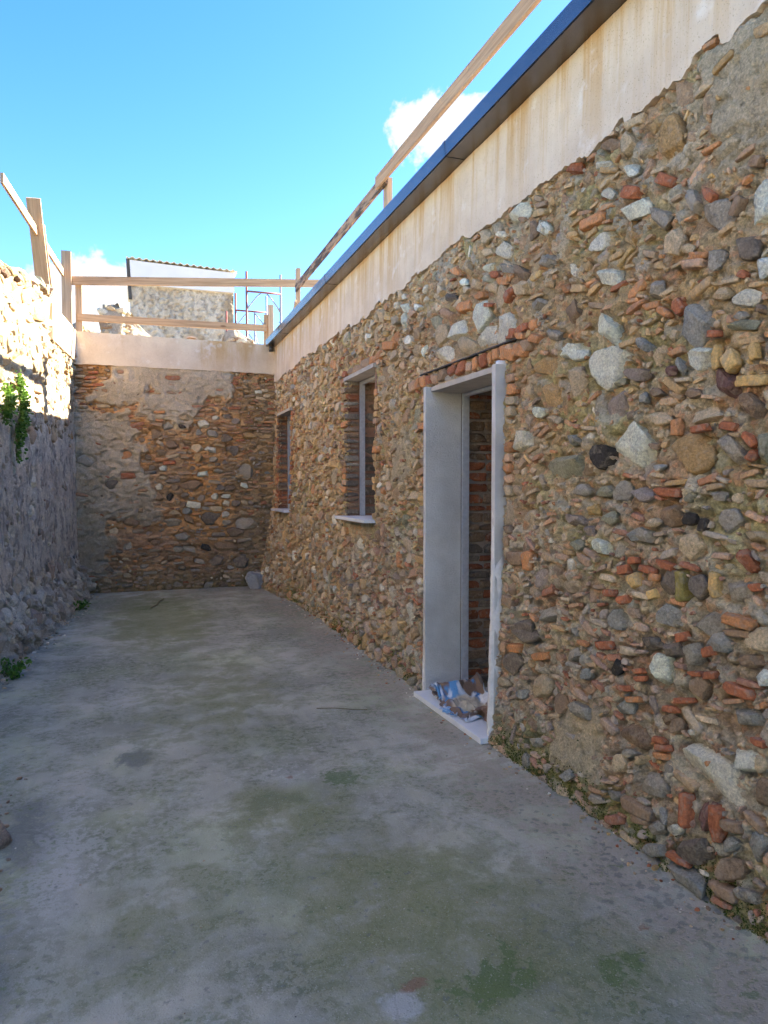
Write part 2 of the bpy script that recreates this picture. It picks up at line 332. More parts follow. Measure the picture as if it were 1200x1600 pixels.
# prominent stones: along, up, half length, half width, tilt, colour key, b = brick
TR="""2.954 2.146 0.104 0.037 12 w;2.690 2.025 0.124 0.089 10 w;2.939 2.015 0.070 0.057 40 c;2.635 1.854 0.073 0.057 -2 u;2.507 1.660 0.123 0.091 24 w;2.156 1.985 0.059 0.041 21 w;2.006 1.863 0.063 0.046 20 p;2.168 1.851 0.052 0.019 8 n;2.361 1.775 0.079 0.027 6 c;2.176 1.635 0.111 0.085 6 o;1.976 1.622 0.087 0.039 45 g;2.721 1.631 0.074 0.056 8 k;3.043 1.598 0.197 0.058 2 e;2.925 1.724 0.037 0.032 -5 l;2.587 1.469 0.062 0.048 -10 g;2.442 1.466 0.076 0.033 0 u;2.714 1.478 0.074 0.030 0 e;2.869 1.483 0.072 0.032 0 g;1.975 1.375 0.063 0.044 -3 g;2.159 1.375 0.037 0.026 -3 k;2.085 1.358 0.025 0.019 88 k;2.290 1.476 0.063 0.017 0 R b;1.890 1.775 0.053 0.041 20 n;1.833 1.627 0.053 0.027 86 e;2.884 1.221 0.063 0.029 -5 e;2.703 1.225 0.049 0.040 -9 w;2.256 1.119 0.056 0.048 -20 d;2.108 1.121 0.057 0.046 -18 d;1.935 1.129 0.070 0.051 -14 g;2.189 1.115 0.054 0.021 88 y b;2.028 1.141 0.045 0.018 89 Y b;1.906 1.031 0.061 0.018 0 O b;2.275 0.983 0.075 0.049 2 l;2.054 0.997 0.067 0.047 -34 g;3.393 0.727 0.133 0.060 -13 d;3.130 0.846 0.084 0.040 -12 g;2.047 1.970 0.041 0.016 85 Y b;1.979 1.943 0.034 0.028 54 Y b;1.879 1.960 0.027 0.014 83 Y b;1.889 1.863 0.055 0.018 0 Y b;2.154 1.269 0.069 0.047 -6 c;1.891 1.244 0.053 0.027 42 R;3.141 1.976 0.085 0.061 18 o;1.990 1.714 0.033 0.014 13 R b;1.883 1.606 0.028 0.023 11 R;2.286 1.383 0.069 0.044 -2 n;2.108 1.765 0.069 0.030 -6 c;3.221 2.119 0.120 0.051 12 o;2.808 1.686 0.039 0.015 4 c;3.094 1.836 0.061 0.017 6 c;2.492 1.971 0.072 0.028 10 u;2.292 1.959 0.032 0.021 18 p;2.249 1.966 0.038 0.017 47 l;2.594 1.952 0.043 0.015 -2 e;2.432 1.865 0.026 0.022 40 l;2.365 1.880 0.040 0.018 10 n;2.245 1.730 0.031 0.018 84 O b;2.117 1.716 0.038 0.013 -5 R b;2.333 1.575 0.032 0.013 2 l;3.242 1.884 0.044 0.026 10 w;3.417 1.743 0.086 0.053 -2 w;2.917 1.337 0.083 0.032 -3 u;2.644 1.359 0.055 0.030 -2 e;2.476 1.295 0.036 0.024 -5 l;2.794 1.389 0.051 0.031 -1 Y;2.420 1.294 0.055 0.037 -5 g;2.369 1.352 0.046 0.018 -3 c;2.528 1.142 0.030 0.019 -9 R b;2.472 1.187 0.025 0.014 -7 R b;3.317 1.103 0.048 0.034 -90 O b;3.471 1.100 0.074 0.037 -6 n b;2.346 1.131 0.022 0.014 0 O b;2.284 1.187 0.042 0.014 7 R b;2.387 1.158 0.039 0.013 5 R b;2.468 1.102 0.032 0.028 -22 Y b;2.349 1.062 0.023 0.018 -17 Y b;2.614 1.029 0.035 0.015 -5 R b;2.529 1.011 0.037 0.017 -10 R b;2.578 0.911 0.056 0.047 -33 l;2.369 1.663 0.026 0.011 4 n b;1.890 1.660 0.031 0.012 43 R b;1.846 1.157 0.021 0.013 -11 R b;1.848 1.332 0.037 0.019 -4 c;2.020 1.466 0.031 0.018 0 g;1.890 2.460 0.072 0.053 75 w;1.936 2.328 0.064 0.040 33 d;2.307 2.462 0.068 0.047 51 c;2.205 2.585 0.054 0.033 39 g;2.085 2.500 0.090 0.051 32 g;2.537 2.681 0.080 0.042 6 w;2.765 2.603 0.071 0.034 -13 w;2.693 2.441 0.076 0.035 21 w;2.714 2.202 0.094 0.062 24 w;2.168 2.124 0.084 0.073 49 l;2.072 2.330 0.046 0.033 56 g;1.939 2.151 0.059 0.029 13 w;2.046 2.198 0.044 0.023 21 c;2.183 2.342 0.056 0.015 8 P b;1.858 2.240 0.034 0.024 57 w;2.396 2.594 0.078 0.042 27 g;2.332 2.878 0.093 0.066 83 o;2.735 3.032 0.067 0.026 23 n;3.255 2.839 0.054 0.031 31 w;2.397 2.305 0.043 0.038 16 g;2.954 2.150 0.105 0.042 13 w;2.455 2.089 0.043 0.027 19 l;2.151 1.999 0.064 0.025 12 w;1.935 2.061 0.094 0.018 3 e;2.536 3.125 0.052 0.028 23 R;2.586 2.970 0.046 0.035 58 c;2.567 2.853 0.050 0.025 32 w;2.789 2.970 0.066 0.020 16 w;2.717 2.811 0.045 0.022 30 w;3.502 3.008 0.101 0.037 6 w;3.670 2.852 0.072 0.041 28 w;3.662 2.416 0.093 0.071 53 w;3.670 2.584 0.077 0.055 63 c;3.194 2.660 0.067 0.032 23 g;3.626 2.751 0.069 0.030 21 c;2.979 2.708 0.036 0.022 32 o;3.458 2.593 0.064 0.034 23 c;2.350 2.724 0.043 0.020 29 R b;2.555 2.754 0.044 0.024 24 R b;2.838 2.729 0.080 0.025 1 O b;2.215 2.411 0.032 0.016 25 c;2.156 2.367 0.039 0.013 9 O b;2.120 2.578 0.030 0.015 42 R b;1.982 2.486 0.031 0.017 -56 n b;2.995 3.046 0.067 0.032 25 R;1.901 2.608 0.023 0.018 19 n b;2.327 2.194 0.040 0.013 31 O b;2.253 2.198 0.029 0.022 55 R b;2.066 2.057 0.027 0.012 15 R b;1.946 2.095 0.030 0.015 18 g;1.862 2.098 0.030 0.014 29 n;1.942 2.237 0.021 0.014 33 R;3.144 2.262 0.064 0.033 16 g;3.305 2.282 0.046 0.020 14 O b;3.469 2.327 0.050 0.018 13 O b;3.589 2.250 0.059 0.031 15 O b;3.453 2.244 0.050 0.030 18 O b;3.973 2.544 0.137 0.089 9 w;3.711 2.587 0.101 0.080 17 c;3.663 2.393 0.121 0.087 -14 w;3.891 2.401 0.112 0.054 -7 w;4.307 2.535 0.143 0.068 11 w;4.144 2.389 0.135 0.065 9 c;4.568 2.545 0.114 0.075 9 c;4.493 2.410 0.123 0.048 12 w;4.672 2.655 0.104 0.054 18 e;4.454 2.662 0.123 0.047 16 P;3.686 2.855 0.092 0.043 23 w;3.906 2.914 0.078 0.023 19 c;3.881 2.820 0.072 0.022 12 w;4.027 2.754 0.058 0.033 15 c;3.793 2.678 0.066 0.043 6 c;3.475 2.590 0.057 0.034 10 c;3.470 2.667 0.091 0.037 20 n;3.911 3.016 0.068 0.045 23 c;3.750 3.010 0.058 0.028 26 c;3.260 2.839 0.047 0.028 32 w;3.128 2.267 0.067 0.027 14 g;4.204 2.657 0.098 0.031 1 O b;3.624 2.746 0.078 0.028 19 g;3.198 2.648 0.064 0.031 23 g;3.288 2.458 0.059 0.028 -8 g;3.710 2.959 0.047 0.021 24 w;3.513 3.021 0.091 0.028 2 w;4.146 2.886 0.048 0.034 49 c;4.340 2.931 0.066 0.030 21 O;4.571 2.854 0.058 0.031 22 c;4.433 2.776 0.095 0.036 17 d;3.957 2.667 0.061 0.018 8 O b;3.668 2.681 0.061 0.022 9 O b;3.777 2.748 0.048 0.019 14 R b;5.385 3.050 0.080 0.053 31 c;5.300 2.815 0.081 0.061 45 w;5.252 2.905 0.082 0.033 17 w;4.982 2.835 0.069 0.025 18 w;5.168 2.627 0.062 0.036 18 w;5.495 2.689 0.097 0.051 -12 O;5.610 2.672 0.112 0.035 8 O b;5.504 2.860 0.079 0.038 17 c;5.078 2.815 0.085 0.029 15 P;4.201 2.820 0.044 0.022 21 w;4.174 2.762 0.050 0.024 20 c;3.878 2.752 0.055 0.027 22 e;3.849 2.588 0.042 0.012 15 R b;3.589 2.584 0.042 0.026 -38 R b;4.840 2.494 0.040 0.023 -81 w;3.355 2.872 0.056 0.037 65 n;2.982 2.715 0.037 0.021 30 o;3.039 2.476 0.044 0.022 21 O;3.458 2.958 0.037 0.012 22 n b;3.281 2.970 0.042 0.012 8 n b;3.356 0.698 0.148 0.052 -5 d;3.480 0.508 0.126 0.067 -18 d;3.208 0.450 0.105 0.059 -21 c;2.818 0.438 0.083 0.045 -15 g;2.294 0.764 0.065 0.053 -63 w;2.095 0.744 0.059 0.043 -32 n;2.014 0.936 0.067 0.041 -7 l;1.818 0.977 0.062 0.036 -27 c;1.860 0.900 0.038 0.031 -41 n;1.878 0.700 0.071 0.037 -9 l;2.006 0.462 0.163 0.059 9 w;2.309 0.296 0.084 0.050 -14 g;2.113 0.276 0.061 0.022 -89 R b;2.022 0.297 0.071 0.045 -61 p;1.959 0.294 0.059 0.023 84 R b;2.070 0.141 0.086 0.045 -25 d;1.898 0.156 0.071 0.039 -34 n;2.066 0.041 0.096 0.044 -5 l;1.851 0.560 0.062 0.036 -8 w;1.790 0.295 0.055 0.035 -68 l;2.370 0.174 0.080 0.026 -6 n b;2.443 0.452 0.104 0.049 3 n;2.266 0.139 0.047 0.026 -36 g;2.154 0.186 0.031 0.020 -47 w;2.249 0.058 0.062 0.033 -35 l;2.516 0.299 0.046 0.033 -44 c;1.897 0.789 0.055 0.018 1 R b;2.275 0.488 0.033 0.012 -9 R b;2.253 0.466 0.041 0.012 -12 R b;2.258 0.430 0.037 0.012 -13 O b;2.244 0.582 0.043 0.023 -31 n;2.226 0.626 0.036 0.012 -9 R b;2.162 0.678 0.046 0.010 -13 R b;2.203 0.561 0.045 0.025 -45 n;3.444 0.605 0.063 0.022 -4 O b;2.648 0.788 0.053 0.019 -11 R b;3.192 0.615 0.071 0.019 -9 O b;2.424 0.727 0.031 0.011 -13 R b;2.408 0.700 0.031 0.011 -14 R b;2.104 0.797 0.031 0.009 -8 R b;2.026 0.812 0.030 0.013 -14 R b;2.179 0.921 0.026 0.016 -22 R b;2.048 0.893 0.024 0.017 -24 R b;2.499 0.635 0.040 0.012 -11 R b;2.442 0.603 0.039 0.012 -12 O b;2.567 0.703 0.042 0.026 -43 k;2.503 0.549 0.055 0.029 -14 l;2.355 0.860 0.045 0.034 -25 d;2.242 0.855 0.061 0.034 -13 d;2.119 0.868 0.047 0.039 -43 g;1.911 0.988 0.052 0.013 -4 n b;1.803 0.860 0.032 0.026 -47 w;1.804 0.640 0.027 0.012 -2 R b;1.803 0.373 0.040 0.015 10 n b;1.902 0.250 0.039 0.025 -49 l;1.894 0.315 0.040 0.018 -13 n b;2.991 0.416 0.061 0.048 -53 n;2.899 0.693 0.052 0.034 -21 g;2.797 0.618 0.040 0.027 -25 l;2.661 0.088 0.070 0.020 -14 g;2.510 0.162 0.058 0.026 -21 l;2.873 0.118 0.044 0.027 -33 l;3.171 0.171 0.062 0.030 -24 l;3.341 0.374 0.046 0.025 -21 l;2.024 0.487 0.022 0.012 -28 O;1.778 0.475 0.054 0.028 -84 n;2.353 0.136 0.048 0.016 -12 n b;1.812 0.115 0.050 0.029 -27 g;1.906 0.082 0.051 0.020 -5 n b;2.117 0.090 0.058 0.011 0 R b;1.791 0.569 0.026 0.018 -70 c;2.378 0.371 0.048 0.019 -24 c;2.455 0.369 0.056 0.018 -17 g"""
TB="""0.983 2.410 0.080 0.059 4 w;1.113 2.265 0.087 0.060 -8 g;1.096 2.041 0.094 0.052 -14 w;0.893 2.067 0.087 0.059 2 c;0.977 1.682 0.095 0.052 6 w;0.845 1.533 0.130 0.074 0 n;0.526 0.973 0.141 0.074 -1 g;1.088 1.024 0.147 0.105 -1 d;0.680 0.769 0.122 0.059 -2 l;0.828 1.230 0.087 0.042 -13 w b;0.556 1.126 0.078 0.029 -6 c;0.741 1.148 0.072 0.052 -1 l;1.311 1.247 0.060 0.053 -23 w;1.134 1.353 0.051 0.045 0 w;1.297 1.359 0.067 0.030 0 w;1.598 1.731 0.114 0.113 56 g;1.608 0.955 0.167 0.092 -1 g;1.441 0.806 0.135 0.083 -12 n;1.171 0.404 0.132 0.076 8 d;0.996 0.606 0.088 0.060 -3 k;0.764 0.582 0.101 0.052 -2 g;0.907 0.398 0.087 0.045 -3 g;1.529 0.377 0.136 0.107 -5 d;1.678 0.095 0.092 0.077 -7 w;1.303 2.224 0.104 0.060 2 d;1.391 2.046 0.091 0.089 57 d;0.682 2.372 0.057 0.044 5 k;0.498 2.381 0.084 0.058 4 g;-0.086 1.935 0.075 0.065 5 O;-0.075 1.653 0.095 0.040 1 R b;-0.619 1.842 0.118 0.099 4 g;-0.518 1.517 0.079 0.064 2 g;-0.279 1.532 0.094 0.079 2 d;0.349 1.497 0.049 0.044 3 w;0.408 1.766 0.056 0.037 1 w;0.406 1.620 0.049 0.032 1 c;0.502 1.356 0.066 0.056 89 k;0.347 1.342 0.063 0.058 2 n;0.302 2.260 0.097 0.065 3 n;1.357 1.473 0.089 0.053 0 n;1.567 1.518 0.060 0.046 1 w;1.294 1.081 0.052 0.045 -2 w;1.308 0.960 0.067 0.038 -1 g;-0.016 0.982 0.123 0.087 -1 n;1.291 0.597 0.193 0.068 -2 n;1.159 2.519 0.051 0.030 3 w;0.711 2.490 0.071 0.037 3 c;0.537 2.090 0.085 0.066 4 n;1.148 1.167 0.074 0.033 -1 c b;1.001 1.175 0.066 0.033 -1 g;1.124 1.907 0.066 0.045 2 g;0.907 1.934 0.072 0.067 8 o;0.574 1.488 0.057 0.044 1 n;0.687 1.503 0.059 0.057 82 n;1.209 1.488 0.081 0.045 0 d;0.430 1.225 0.056 0.029 0 n;0.685 1.237 0.052 0.050 88 n;1.445 1.246 0.067 0.045 0 d;1.565 1.260 0.045 0.030 0 c;0.381 1.883 0.126 0.029 1 O b;0.493 1.840 0.113 0.026 1 R b;-0.023 2.610 0.095 0.023 2 O b;0.361 2.566 0.070 0.020 2 O b;-0.550 3.012 0.092 0.022 3 R b;-0.510 3.085 0.105 0.017 3 R b;-0.447 2.919 0.119 0.020 3 R b;-0.578 2.913 0.078 0.020 3 O b;1.788 2.918 0.046 0.021 3 w b;1.910 2.863 0.043 0.021 3 c b;1.880 2.938 0.038 0.021 4 c b;0.096 1.155 0.055 0.051 -1 n;0.769 1.014 0.087 0.066 -24 n;0.621 0.587 0.086 0.044 -2 g;0.298 0.684 0.070 0.044 -2 n;1.663 2.263 0.106 0.061 2 o"""
TL="""7.955 3.193 0.297 0.080 14 c;8.716 3.399 0.327 0.110 16 o;7.376 3.085 0.202 0.062 15 c;8.087 3.434 0.174 0.061 17 O b;9.245 3.636 0.357 0.124 25 c;8.312 3.232 0.228 0.042 13 c;7.484 3.240 0.183 0.044 15 c;7.306 3.433 0.154 0.082 25 c;7.867 3.513 0.256 0.037 11 O b;9.308 3.439 0.333 0.064 13 c;7.416 2.980 0.204 0.050 13 c;7.686 3.224 0.166 0.051 16 c;7.176 3.150 0.101 0.068 33 w;8.136 3.306 0.219 0.041 14 w;8.497 3.155 0.341 0.058 12 c;8.003 3.079 0.240 0.048 13 w;7.177 2.903 0.142 0.048 14 c;7.699 3.414 0.169 0.063 18 n;8.157 3.579 0.275 0.049 14 O b;7.345 3.318 0.127 0.048 19 c;8.653 2.581 0.246 0.090 10 P;9.242 2.627 0.203 0.065 9 P;9.229 2.462 0.113 0.048 9 O;8.015 2.467 0.209 0.069 9 w;7.651 2.739 0.162 0.039 11 o;7.296 2.626 0.147 0.062 13 o;9.059 3.209 0.313 0.062 12 c;9.799 3.324 0.324 0.068 12 w;8.525 3.517 0.277 0.057 15 n"""
# ------------------------------------------------------------------ stone and brick shapes
import bmesh
PAL0 = dict(w=(.64, .62, .56), c=(.52, .43, .31), g=(.345, .325, .295), l=(.30, .31, .31), k=(.055, .05, .05), d=(.20, .172, .152),
           n=(.275, .20, .145), o=(.45, .31, .16), P=(.46, .31, .22), p=(.21, .125, .12), u=(.31, .27, .26), e=(.30, .305, .24),
           R=(.35, .135, .075), O=(.47, .235, .115), Y=(.52, .37, .17), y=(.24, .21, .08))
PAL = {k: (min(.80, v[0]*1.28), min(.77, v[1]*1.19), min(.68, v[2]*1.02)) for k, v in PAL0.items()}
def ico(sub):
    bm = bmesh.new(); bmesh.ops.create_icosphere(bm, subdivisions=sub, radius=1)
    V = np.array([v.co[:] for v in bm.verts]); F = np.array([[v.index for v in f.verts] for f in bm.faces]); bm.free(); return V, F
def rock_shape(seed, sub):
    r = np.random.RandomState(seed); V, F = ico(sub)
    # box it a little, then cut with planes
    V = np.sign(V)*np.abs(V)**.8
    for k in range(12):
        n = r.normal(size=3); n[2] *= .55; n /= np.linalg.norm(n); d = r.uniform(.48, .85)
        V = V-np.outer(np.maximum(0, V@n-d)*.985, n)
    n = np.array([r.normal()*.25, r.normal()*.25, 1]); n /= np.linalg.norm(n)
    V = V-np.outer(np.maximum(0, V@n-.62)*.9, n)
    for s, a in ((2.2, .05), (5, .03), (11, .024), (23, .014)):
        ph = r.uniform(0, 6, 9); Q = V*s
        V = V*(1+a*(np.sin(Q[:, 0]+ph[0]+np.sin(Q[:, 1]*1.3+ph[1]))+np.sin(Q[:, 1]*1.1+ph[2]+Q[:, 2])+np.sin(Q[:, 2]*1.2+ph[3]+Q[:, 0]*.7))[:, None]/2)
    for k in (0, 1): V[:, k] = (V[:, k]-V[:, k].min())/(V[:, k].max()-V[:, k].min())*2-1
    V[:, 2] /= V[:, 2].max()
    return V, F
def brick_shape(seed, n):
    """rounded broken brick, unit half sizes; n cuts per edge"""
    r = np.random.RandomState(seed); vs_ = {}; V = []; F = []
    def vid(i, j, k):
        if (i, j, k) not in vs_: vs_[(i, j, k)] = len(V); V.append((2*i/n-1, 2*j/n-1, 2*k/n-1))
        return vs_[(i, j, k)]
    for a in range(n):
        for b in range(n):
            for s in (0, n):
                q = [(a, b), (a+1, b), (a+1, b+1), (a, b+1)]
                for ax in range(3):
                    ids = []
                    for (i, j) in q:
                        t = [i, j]; t.insert(ax, s); ids.append(vid(*t))
                    if (s == 0) != (ax == 1): ids = ids[::-1]
                    F.append((ids[0], ids[1], ids[2])); F.append((ids[0], ids[2], ids[3]))
    V = np.array(V, float)
    if n > 1:
        L = (np.abs(V)**14).sum(1)**(1/14.); V = V/L[:, None]*np.clip(L, 0, 1.02)[:, None] if False else V/np.maximum(L, 1)[:, None]
        for s, a in ((1.7, .05), (4.3, .03)):
            ph = r.uniform(0, 6, 3); V = V*(1+a*np.sin(V[:, [1, 2, 0]]*s*1.6+ph+np.sin(V[:, [2, 0, 1]]*s+ph[::-1])))
        for k in range(3):
            m = r.choice([-1, 1], 3)*np.array([1, r.uniform(.4, 1), r.uniform(.3, 1)]); m /= np.linalg.norm(m); d = r.uniform(1.05, 1.35)
            V = V-np.outer(np.maximum(0, V@m-d), m)
    else: V = V+r.uniform(-.22, .22, V.shape)
    return V, F and np.array(F)
ROCK_HI = [mesh_np('stone_shape', *rock_shape(100+k, 4), STONE) for k in range(14)]
ROCK_LO = [rock_shape(200+k, 2) for k in range(12)]
ROCK_XS = [rock_shape(300+k, 1) for k in range(12)]
BRICK_HI = [mesh_np('brick_shape', *brick_shape(100+k, 6), BRICK) for k in range(10)]
BRICK_LO = [brick_shape(200+k, 1) for k in range(8)]
BRICK_MD = [brick_shape(300+k, 2) for k in range(8)]

class Wall:
    def __init__(s, O, U, N, lean=0.0):
        s.O = np.array(O, float); s.U = np.array(U, float); s.N = np.array(N, float); s.V = np.array((0, 0, 1.))-lean*s.N
    def P(s, u, v, n): return s.O+np.multiply.outer(u, s.U)+np.multiply.outer(v, s.V)+np.multiply.outer(n, s.N)
RW = Wall((1.965, 0, 0), (0, 1, 0), (-1, 0, 0), .02)
BW = Wall((0, 10.75, 0), (1, 0, 0), (0, -1, 0), 0)
_ld = np.array([.35, 3.8, 0]); _ld /= np.linalg.norm(_ld)
LW = Wall((-1.1-.35/3.8*6.95, 0, 0), _ld, (_ld[1], -_ld[0], 0), 0)
CAM = np.array((0, 0, 1.5))

def sheet(name, wall, us, vs_, hf, cf, mat, parent, holes=(), jit=.3, seed=0):
    U, V = np.meshgrid(us, vs_, indexing='ij')
    du = np.gradient(us)[:, None]; dv = np.gradient(vs_)[None, :]
    u = U+(vn(U*37.1, V*41.3, seed+5)-.5)*du*jit*2; v = V+(vn(U*43.7, V*33.9, seed+6)-.5)*dv*jit*2
    H = hf(u, v); C = cf(u, v)
    X = wall.P(u.ravel(), v.ravel(), H.ravel())
    nu, nv = len(us), len(vs_); I = np.arange(nu*nv).reshape(nu, nv)
    keep = np.ones((nu-1, nv-1), bool)
    uc = (us[1:]+us[:-1])/2; vc = (vs_[1:]+vs_[:-1])/2
    for (a, b, c, d) in holes: keep &= ~(((uc > a) & (uc < b))[:, None] & ((vc > c) & (vc < d))[None, :])
    F = np.stack([I[:-1, :-1], I[1:, :-1], I[1:, 1:], I[:-1, 1:]], -1)[keep]
    # orient to the wall normal
    t = X[F[0]]; nn = np.cross(t[1]-t[0], t[2]-t[0])
    if nn @ wall.N < 0: F = F[:, ::-1]
    return obj(name, mesh_np(name, X, F, mat, {'Col': C.reshape(-1, 3)}), parent)

class Filler:
    """packs stones and bricks on a wall without overlap"""
    def __init__(s, u0, u1, v0, v1, seed, res=.008):
        s.u0, s.u1, s.v0, s.v1, s.res = u0, u1, v0, v1, res
        s.occ = np.zeros((int((u1-u0)/res)+2, int((v1-v0)/res)+2), bool); s.items = []; s.r = random.Random(seed)
    def block(s, a, b, c, d):
        f = lambda x, o, m: max(0, min(m, int((x-o)/s.res)))
        s.occ[f(a, s.u0, s.occ.shape[0]):f(b, s.u0, s.occ.shape[0]), f(c, s.v0, s.occ.shape[1]):f(d, s.v0, s.occ.shape[1])] = True
    def _foot(s, u, v, a, b, ang, g):
        rr = max(a, b)+g; i0 = max(0, int((u-rr-s.u0)/s.res)); i1 = min(s.occ.shape[0], int((u+rr-s.u0)/s.res)+2)
        j0 = max(0, int((v-rr-s.v0)/s.res)); j1 = min(s.occ.shape[1], int((v+rr-s.v0)/s.res)+2)
        if i1 <= i0 or j1 <= j0: return None
        du = (np.arange(i0, i1)*s.res+s.u0-u)[:, None]; dv = (np.arange(j0, j1)*s.res+s.v0-v)[None, :]
        ca, sa = math.cos(R(ang)), math.sin(R(ang))
        x = (du*ca+dv*sa)/(a+g); y = (-du*sa+dv*ca)/(b+g)
        return i0, i1, j0, j1, x*x+y*y < 1
    def put(s, u, v, a, b, ang, c, kind, force=False, gap=.002, protr=None, shape=None):
        if not force:
            i = int((u-s.u0)/s.res); j = int((v-s.v0)/s.res)
            if not (0 <= i < s.occ.shape[0] and 0 <= j < s.occ.shape[1]) or s.occ[i, j]: return False
        ft = s._foot(u, v, a, b, ang, gap)
        if ft is None: return False
        i0, i1, j0, j1, m = ft
        if not force and (s.occ[i0:i1, j0:j1] & m).any(): return False
        s.occ[i0:i1, j0:j1] |= m
        s.items.append((u, v, a, b, ang, c, kind, protr)); return True
    def manual(s, txt):
        for it in txt.split(';'):
            t = it.split(); u, v, a, b, an = map(float, t[:5]); a = min(a, 2.6*b+.02)
            j = s.r.uniform(.88, 1.1); c = tuple(x*j for x in PAL[t[5]])
            gk = 1.14 if t[5] in 'wc' else 1.05
            if t[5] == 'w': c = tuple(min(.82, x*1.1) for x in c)
            s.put(u, v, a*gk, b*gk, an, c, 'b' if len(t) > 6 else 'r', force=True, protr=s.r.uniform(.009, .022))
    def scatter(s, n, fa, pick, kind, where=None, angf=None, ratio=(.5, .95), gap=.003, pr=(-.001, .011), bed=None):
        for k in range(n):
            u = s.r.uniform(s.u0, s.u1); v = s.r.uniform(s.v0, s.v1)
            if where and s.r.random() > where(u, v): continue
            a = fa(s.r); b = a*s.r.uniform(*ratio)
            ang = angf(s.r) if angf else s.r.uniform(-90, 90)
            j = s.r.uniform(.75, 1.15); t = s.r.uniform(0, .6); c = tuple(x*j*(1-t)+y*t for x, y in zip(pick(u, v, s.r), bed(u, v) if bed else (.38, .28, .18)))
            s.put(u, v, a, b, ang, c, kind, gap=gap, protr=s.r.uniform(*pr))

class Raster:
    """scalar field on a regular grid, for quick lookups"""
    def __init__(s, u0, u1, v0, v1, res, f=None):
        s.u0, s.v0, s.res = u0, v0, res
        s.us = np.arange(u0, u1+res, res); s.vs = np.arange(v0, v1+res, res)
        s.A = np.zeros((len(s.us), len(s.vs))) if f is None else f(*np.meshgrid(s.us, s.vs, indexing='ij'))
    def at(s, u, v):
        i = min(max(int((u-s.u0)/s.res), 0), s.A.shape[0]-1); j = min(max(int((v-s.v0)/s.res), 0), s.A.shape[1]-1); return s.A[i, j]
    def interp(s, u, v):
        x = np.clip((u-s.u0)/s.res, 0, s.A.shape[0]-1.001); y = np.clip((v-s.v0)/s.res, 0, s.A.shape[1]-1.001)
        i = x.astype(int); j = y.astype(int); fx = x-i; fy = y-j; A = s.A
        return (A[i, j]*(1-fx)+A[i+1, j]*fx)*(1-fy)+(A[i, j+1]*(1-fx)+A[i+1, j+1]*fx)*fy
def sockets(fil, amin=.016):
    """how deep the mortar lies below the pieces bedded in it"""
    S = Raster(fil.u0, fil.u1, fil.v0, fil.v1, fil.res); S.A = np.zeros(fil.occ.shape)
    for (u, v, a, b, ang, c, kind, pr) in fil.items:
        if a < amin: continue
        ft = fil._foot(u, v, a, b, ang, .009 if pr > .0079 else .003)
        if ft is None: continue
        i0, i1, j0, j1, m = ft; S.A[i0:i1, j0:j1][m] = min(1, .35+b/.045)*(1 if pr > .0079 else .38)
    A = np.pad(S.A, 1, 'edge'); S.A = sum(A[i:i+S.A.shape[0], j:j+S.A.shape[1]] for i in range(3) for j in range(3))/9
    return S
def lay(items, wall, hf, parent, nmax=300, seed=0, rough_name='rubble'):
    """largest 300 stones and 300 bricks as objects, the rest joined"""
    rnd = random.Random(seed)
    U = np.array([i[0] for i in items]); V = np.array([i[1] for i in items])
    H = hf(U, V); P0 = wall.P(U, V, 0*U)   # hf: smooth height the pieces are set to
    d = P0-CAM; dist = np.linalg.norm(d, axis=1); cosn = np.abs(d@wall.N)/dist
    fwd = d@np.array([.332, .943, 0.])
    lat = (d@np.array([.943, -.332, 0.]))/np.maximum(fwd, .01); vert = d[:, 2]/np.maximum(fwd, .01)
    vis = (fwd > .5) & (np.abs(lat) < .58) & (vert < .76) & (vert > -.80)
    size = np.array([i[2]*i[3] for i in items])*cosn/dist**2*vis
    order = np.argsort(-size); single = set(); cnt = {'r': 0, 'b': 0}
    for k in order:
        if size[k] <= 0: break
        kd = items[k][6]
        if cnt[kd] < nmax: cnt[kd] += 1; single.add(int(k))
    VV = []; FF = []; CC = []; off = 0
    N = wall.N; Vv = wall.V/np.linalg.norm(wall.V)
    for k, (u, v, a, b, ang, c, kind, pr) in enumerate(items):
        ca, sa = math.cos(R(ang)), math.sin(R(ang))
        ex = wall.U*ca+Vv*sa; ey = -wall.U*sa+Vv*ca
        if np.dot(np.cross(ex, ey), N) < 0: ey = -ey
        dep = min(max(.85*math.sqrt(a*b), .012), .07)
        if kind == 'b': dep = min(max(.8*math.sqrt(a*b), .014), .05)
        pr = pr if pr is not None else rnd.uniform(0, .015)
        pr = min(pr, dep*.9)
        cen = wall.P(u, v, H[k]+pr-dep)
        tilt = rnd.uniform(-.14, .14); tilt2 = rnd.uniform(-.14, .14)
        nz_ = N+ex*tilt+ey*tilt2; nz_ = nz_/np.linalg.norm(nz_)
        if k in single:
            me = rnd.choice(ROCK_HI if kind == 'r' else BRICK_HI)
            M = Matrix((( *(ex*a), 0), (*(ey*b), 0), (*(nz_*dep), 0), (*cen, 1))).transposed()
            o = obj('stone' if kind == 'r' else 'brick', me, parent, M); o.color = (*c, 1)
        else:
            big = a/dist[k] > .006
            Vs, Fs = rnd.choice((ROCK_LO if big else ROCK_XS) if kind == 'r' else (BRICK_MD if big else BRICK_LO))
            VV.append(cen+np.outer(Vs[:, 0]*a, ex)+np.outer(Vs[:, 1]*b, ey)+np.outer(Vs[:, 2]*dep, nz_)); FF.append(Fs+off); off += len(Vs)
            CC.append(np.tile(c, (len(Vs), 1)))
    if VV:
        o = obj(rough_name, mesh_np(rough_name, np.concatenate(VV), np.concatenate(FF), CHIP, {'Col': np.concatenate(CC)}, smooth=False), parent)
        o['kind'] = 'stuff'
    return len(single)
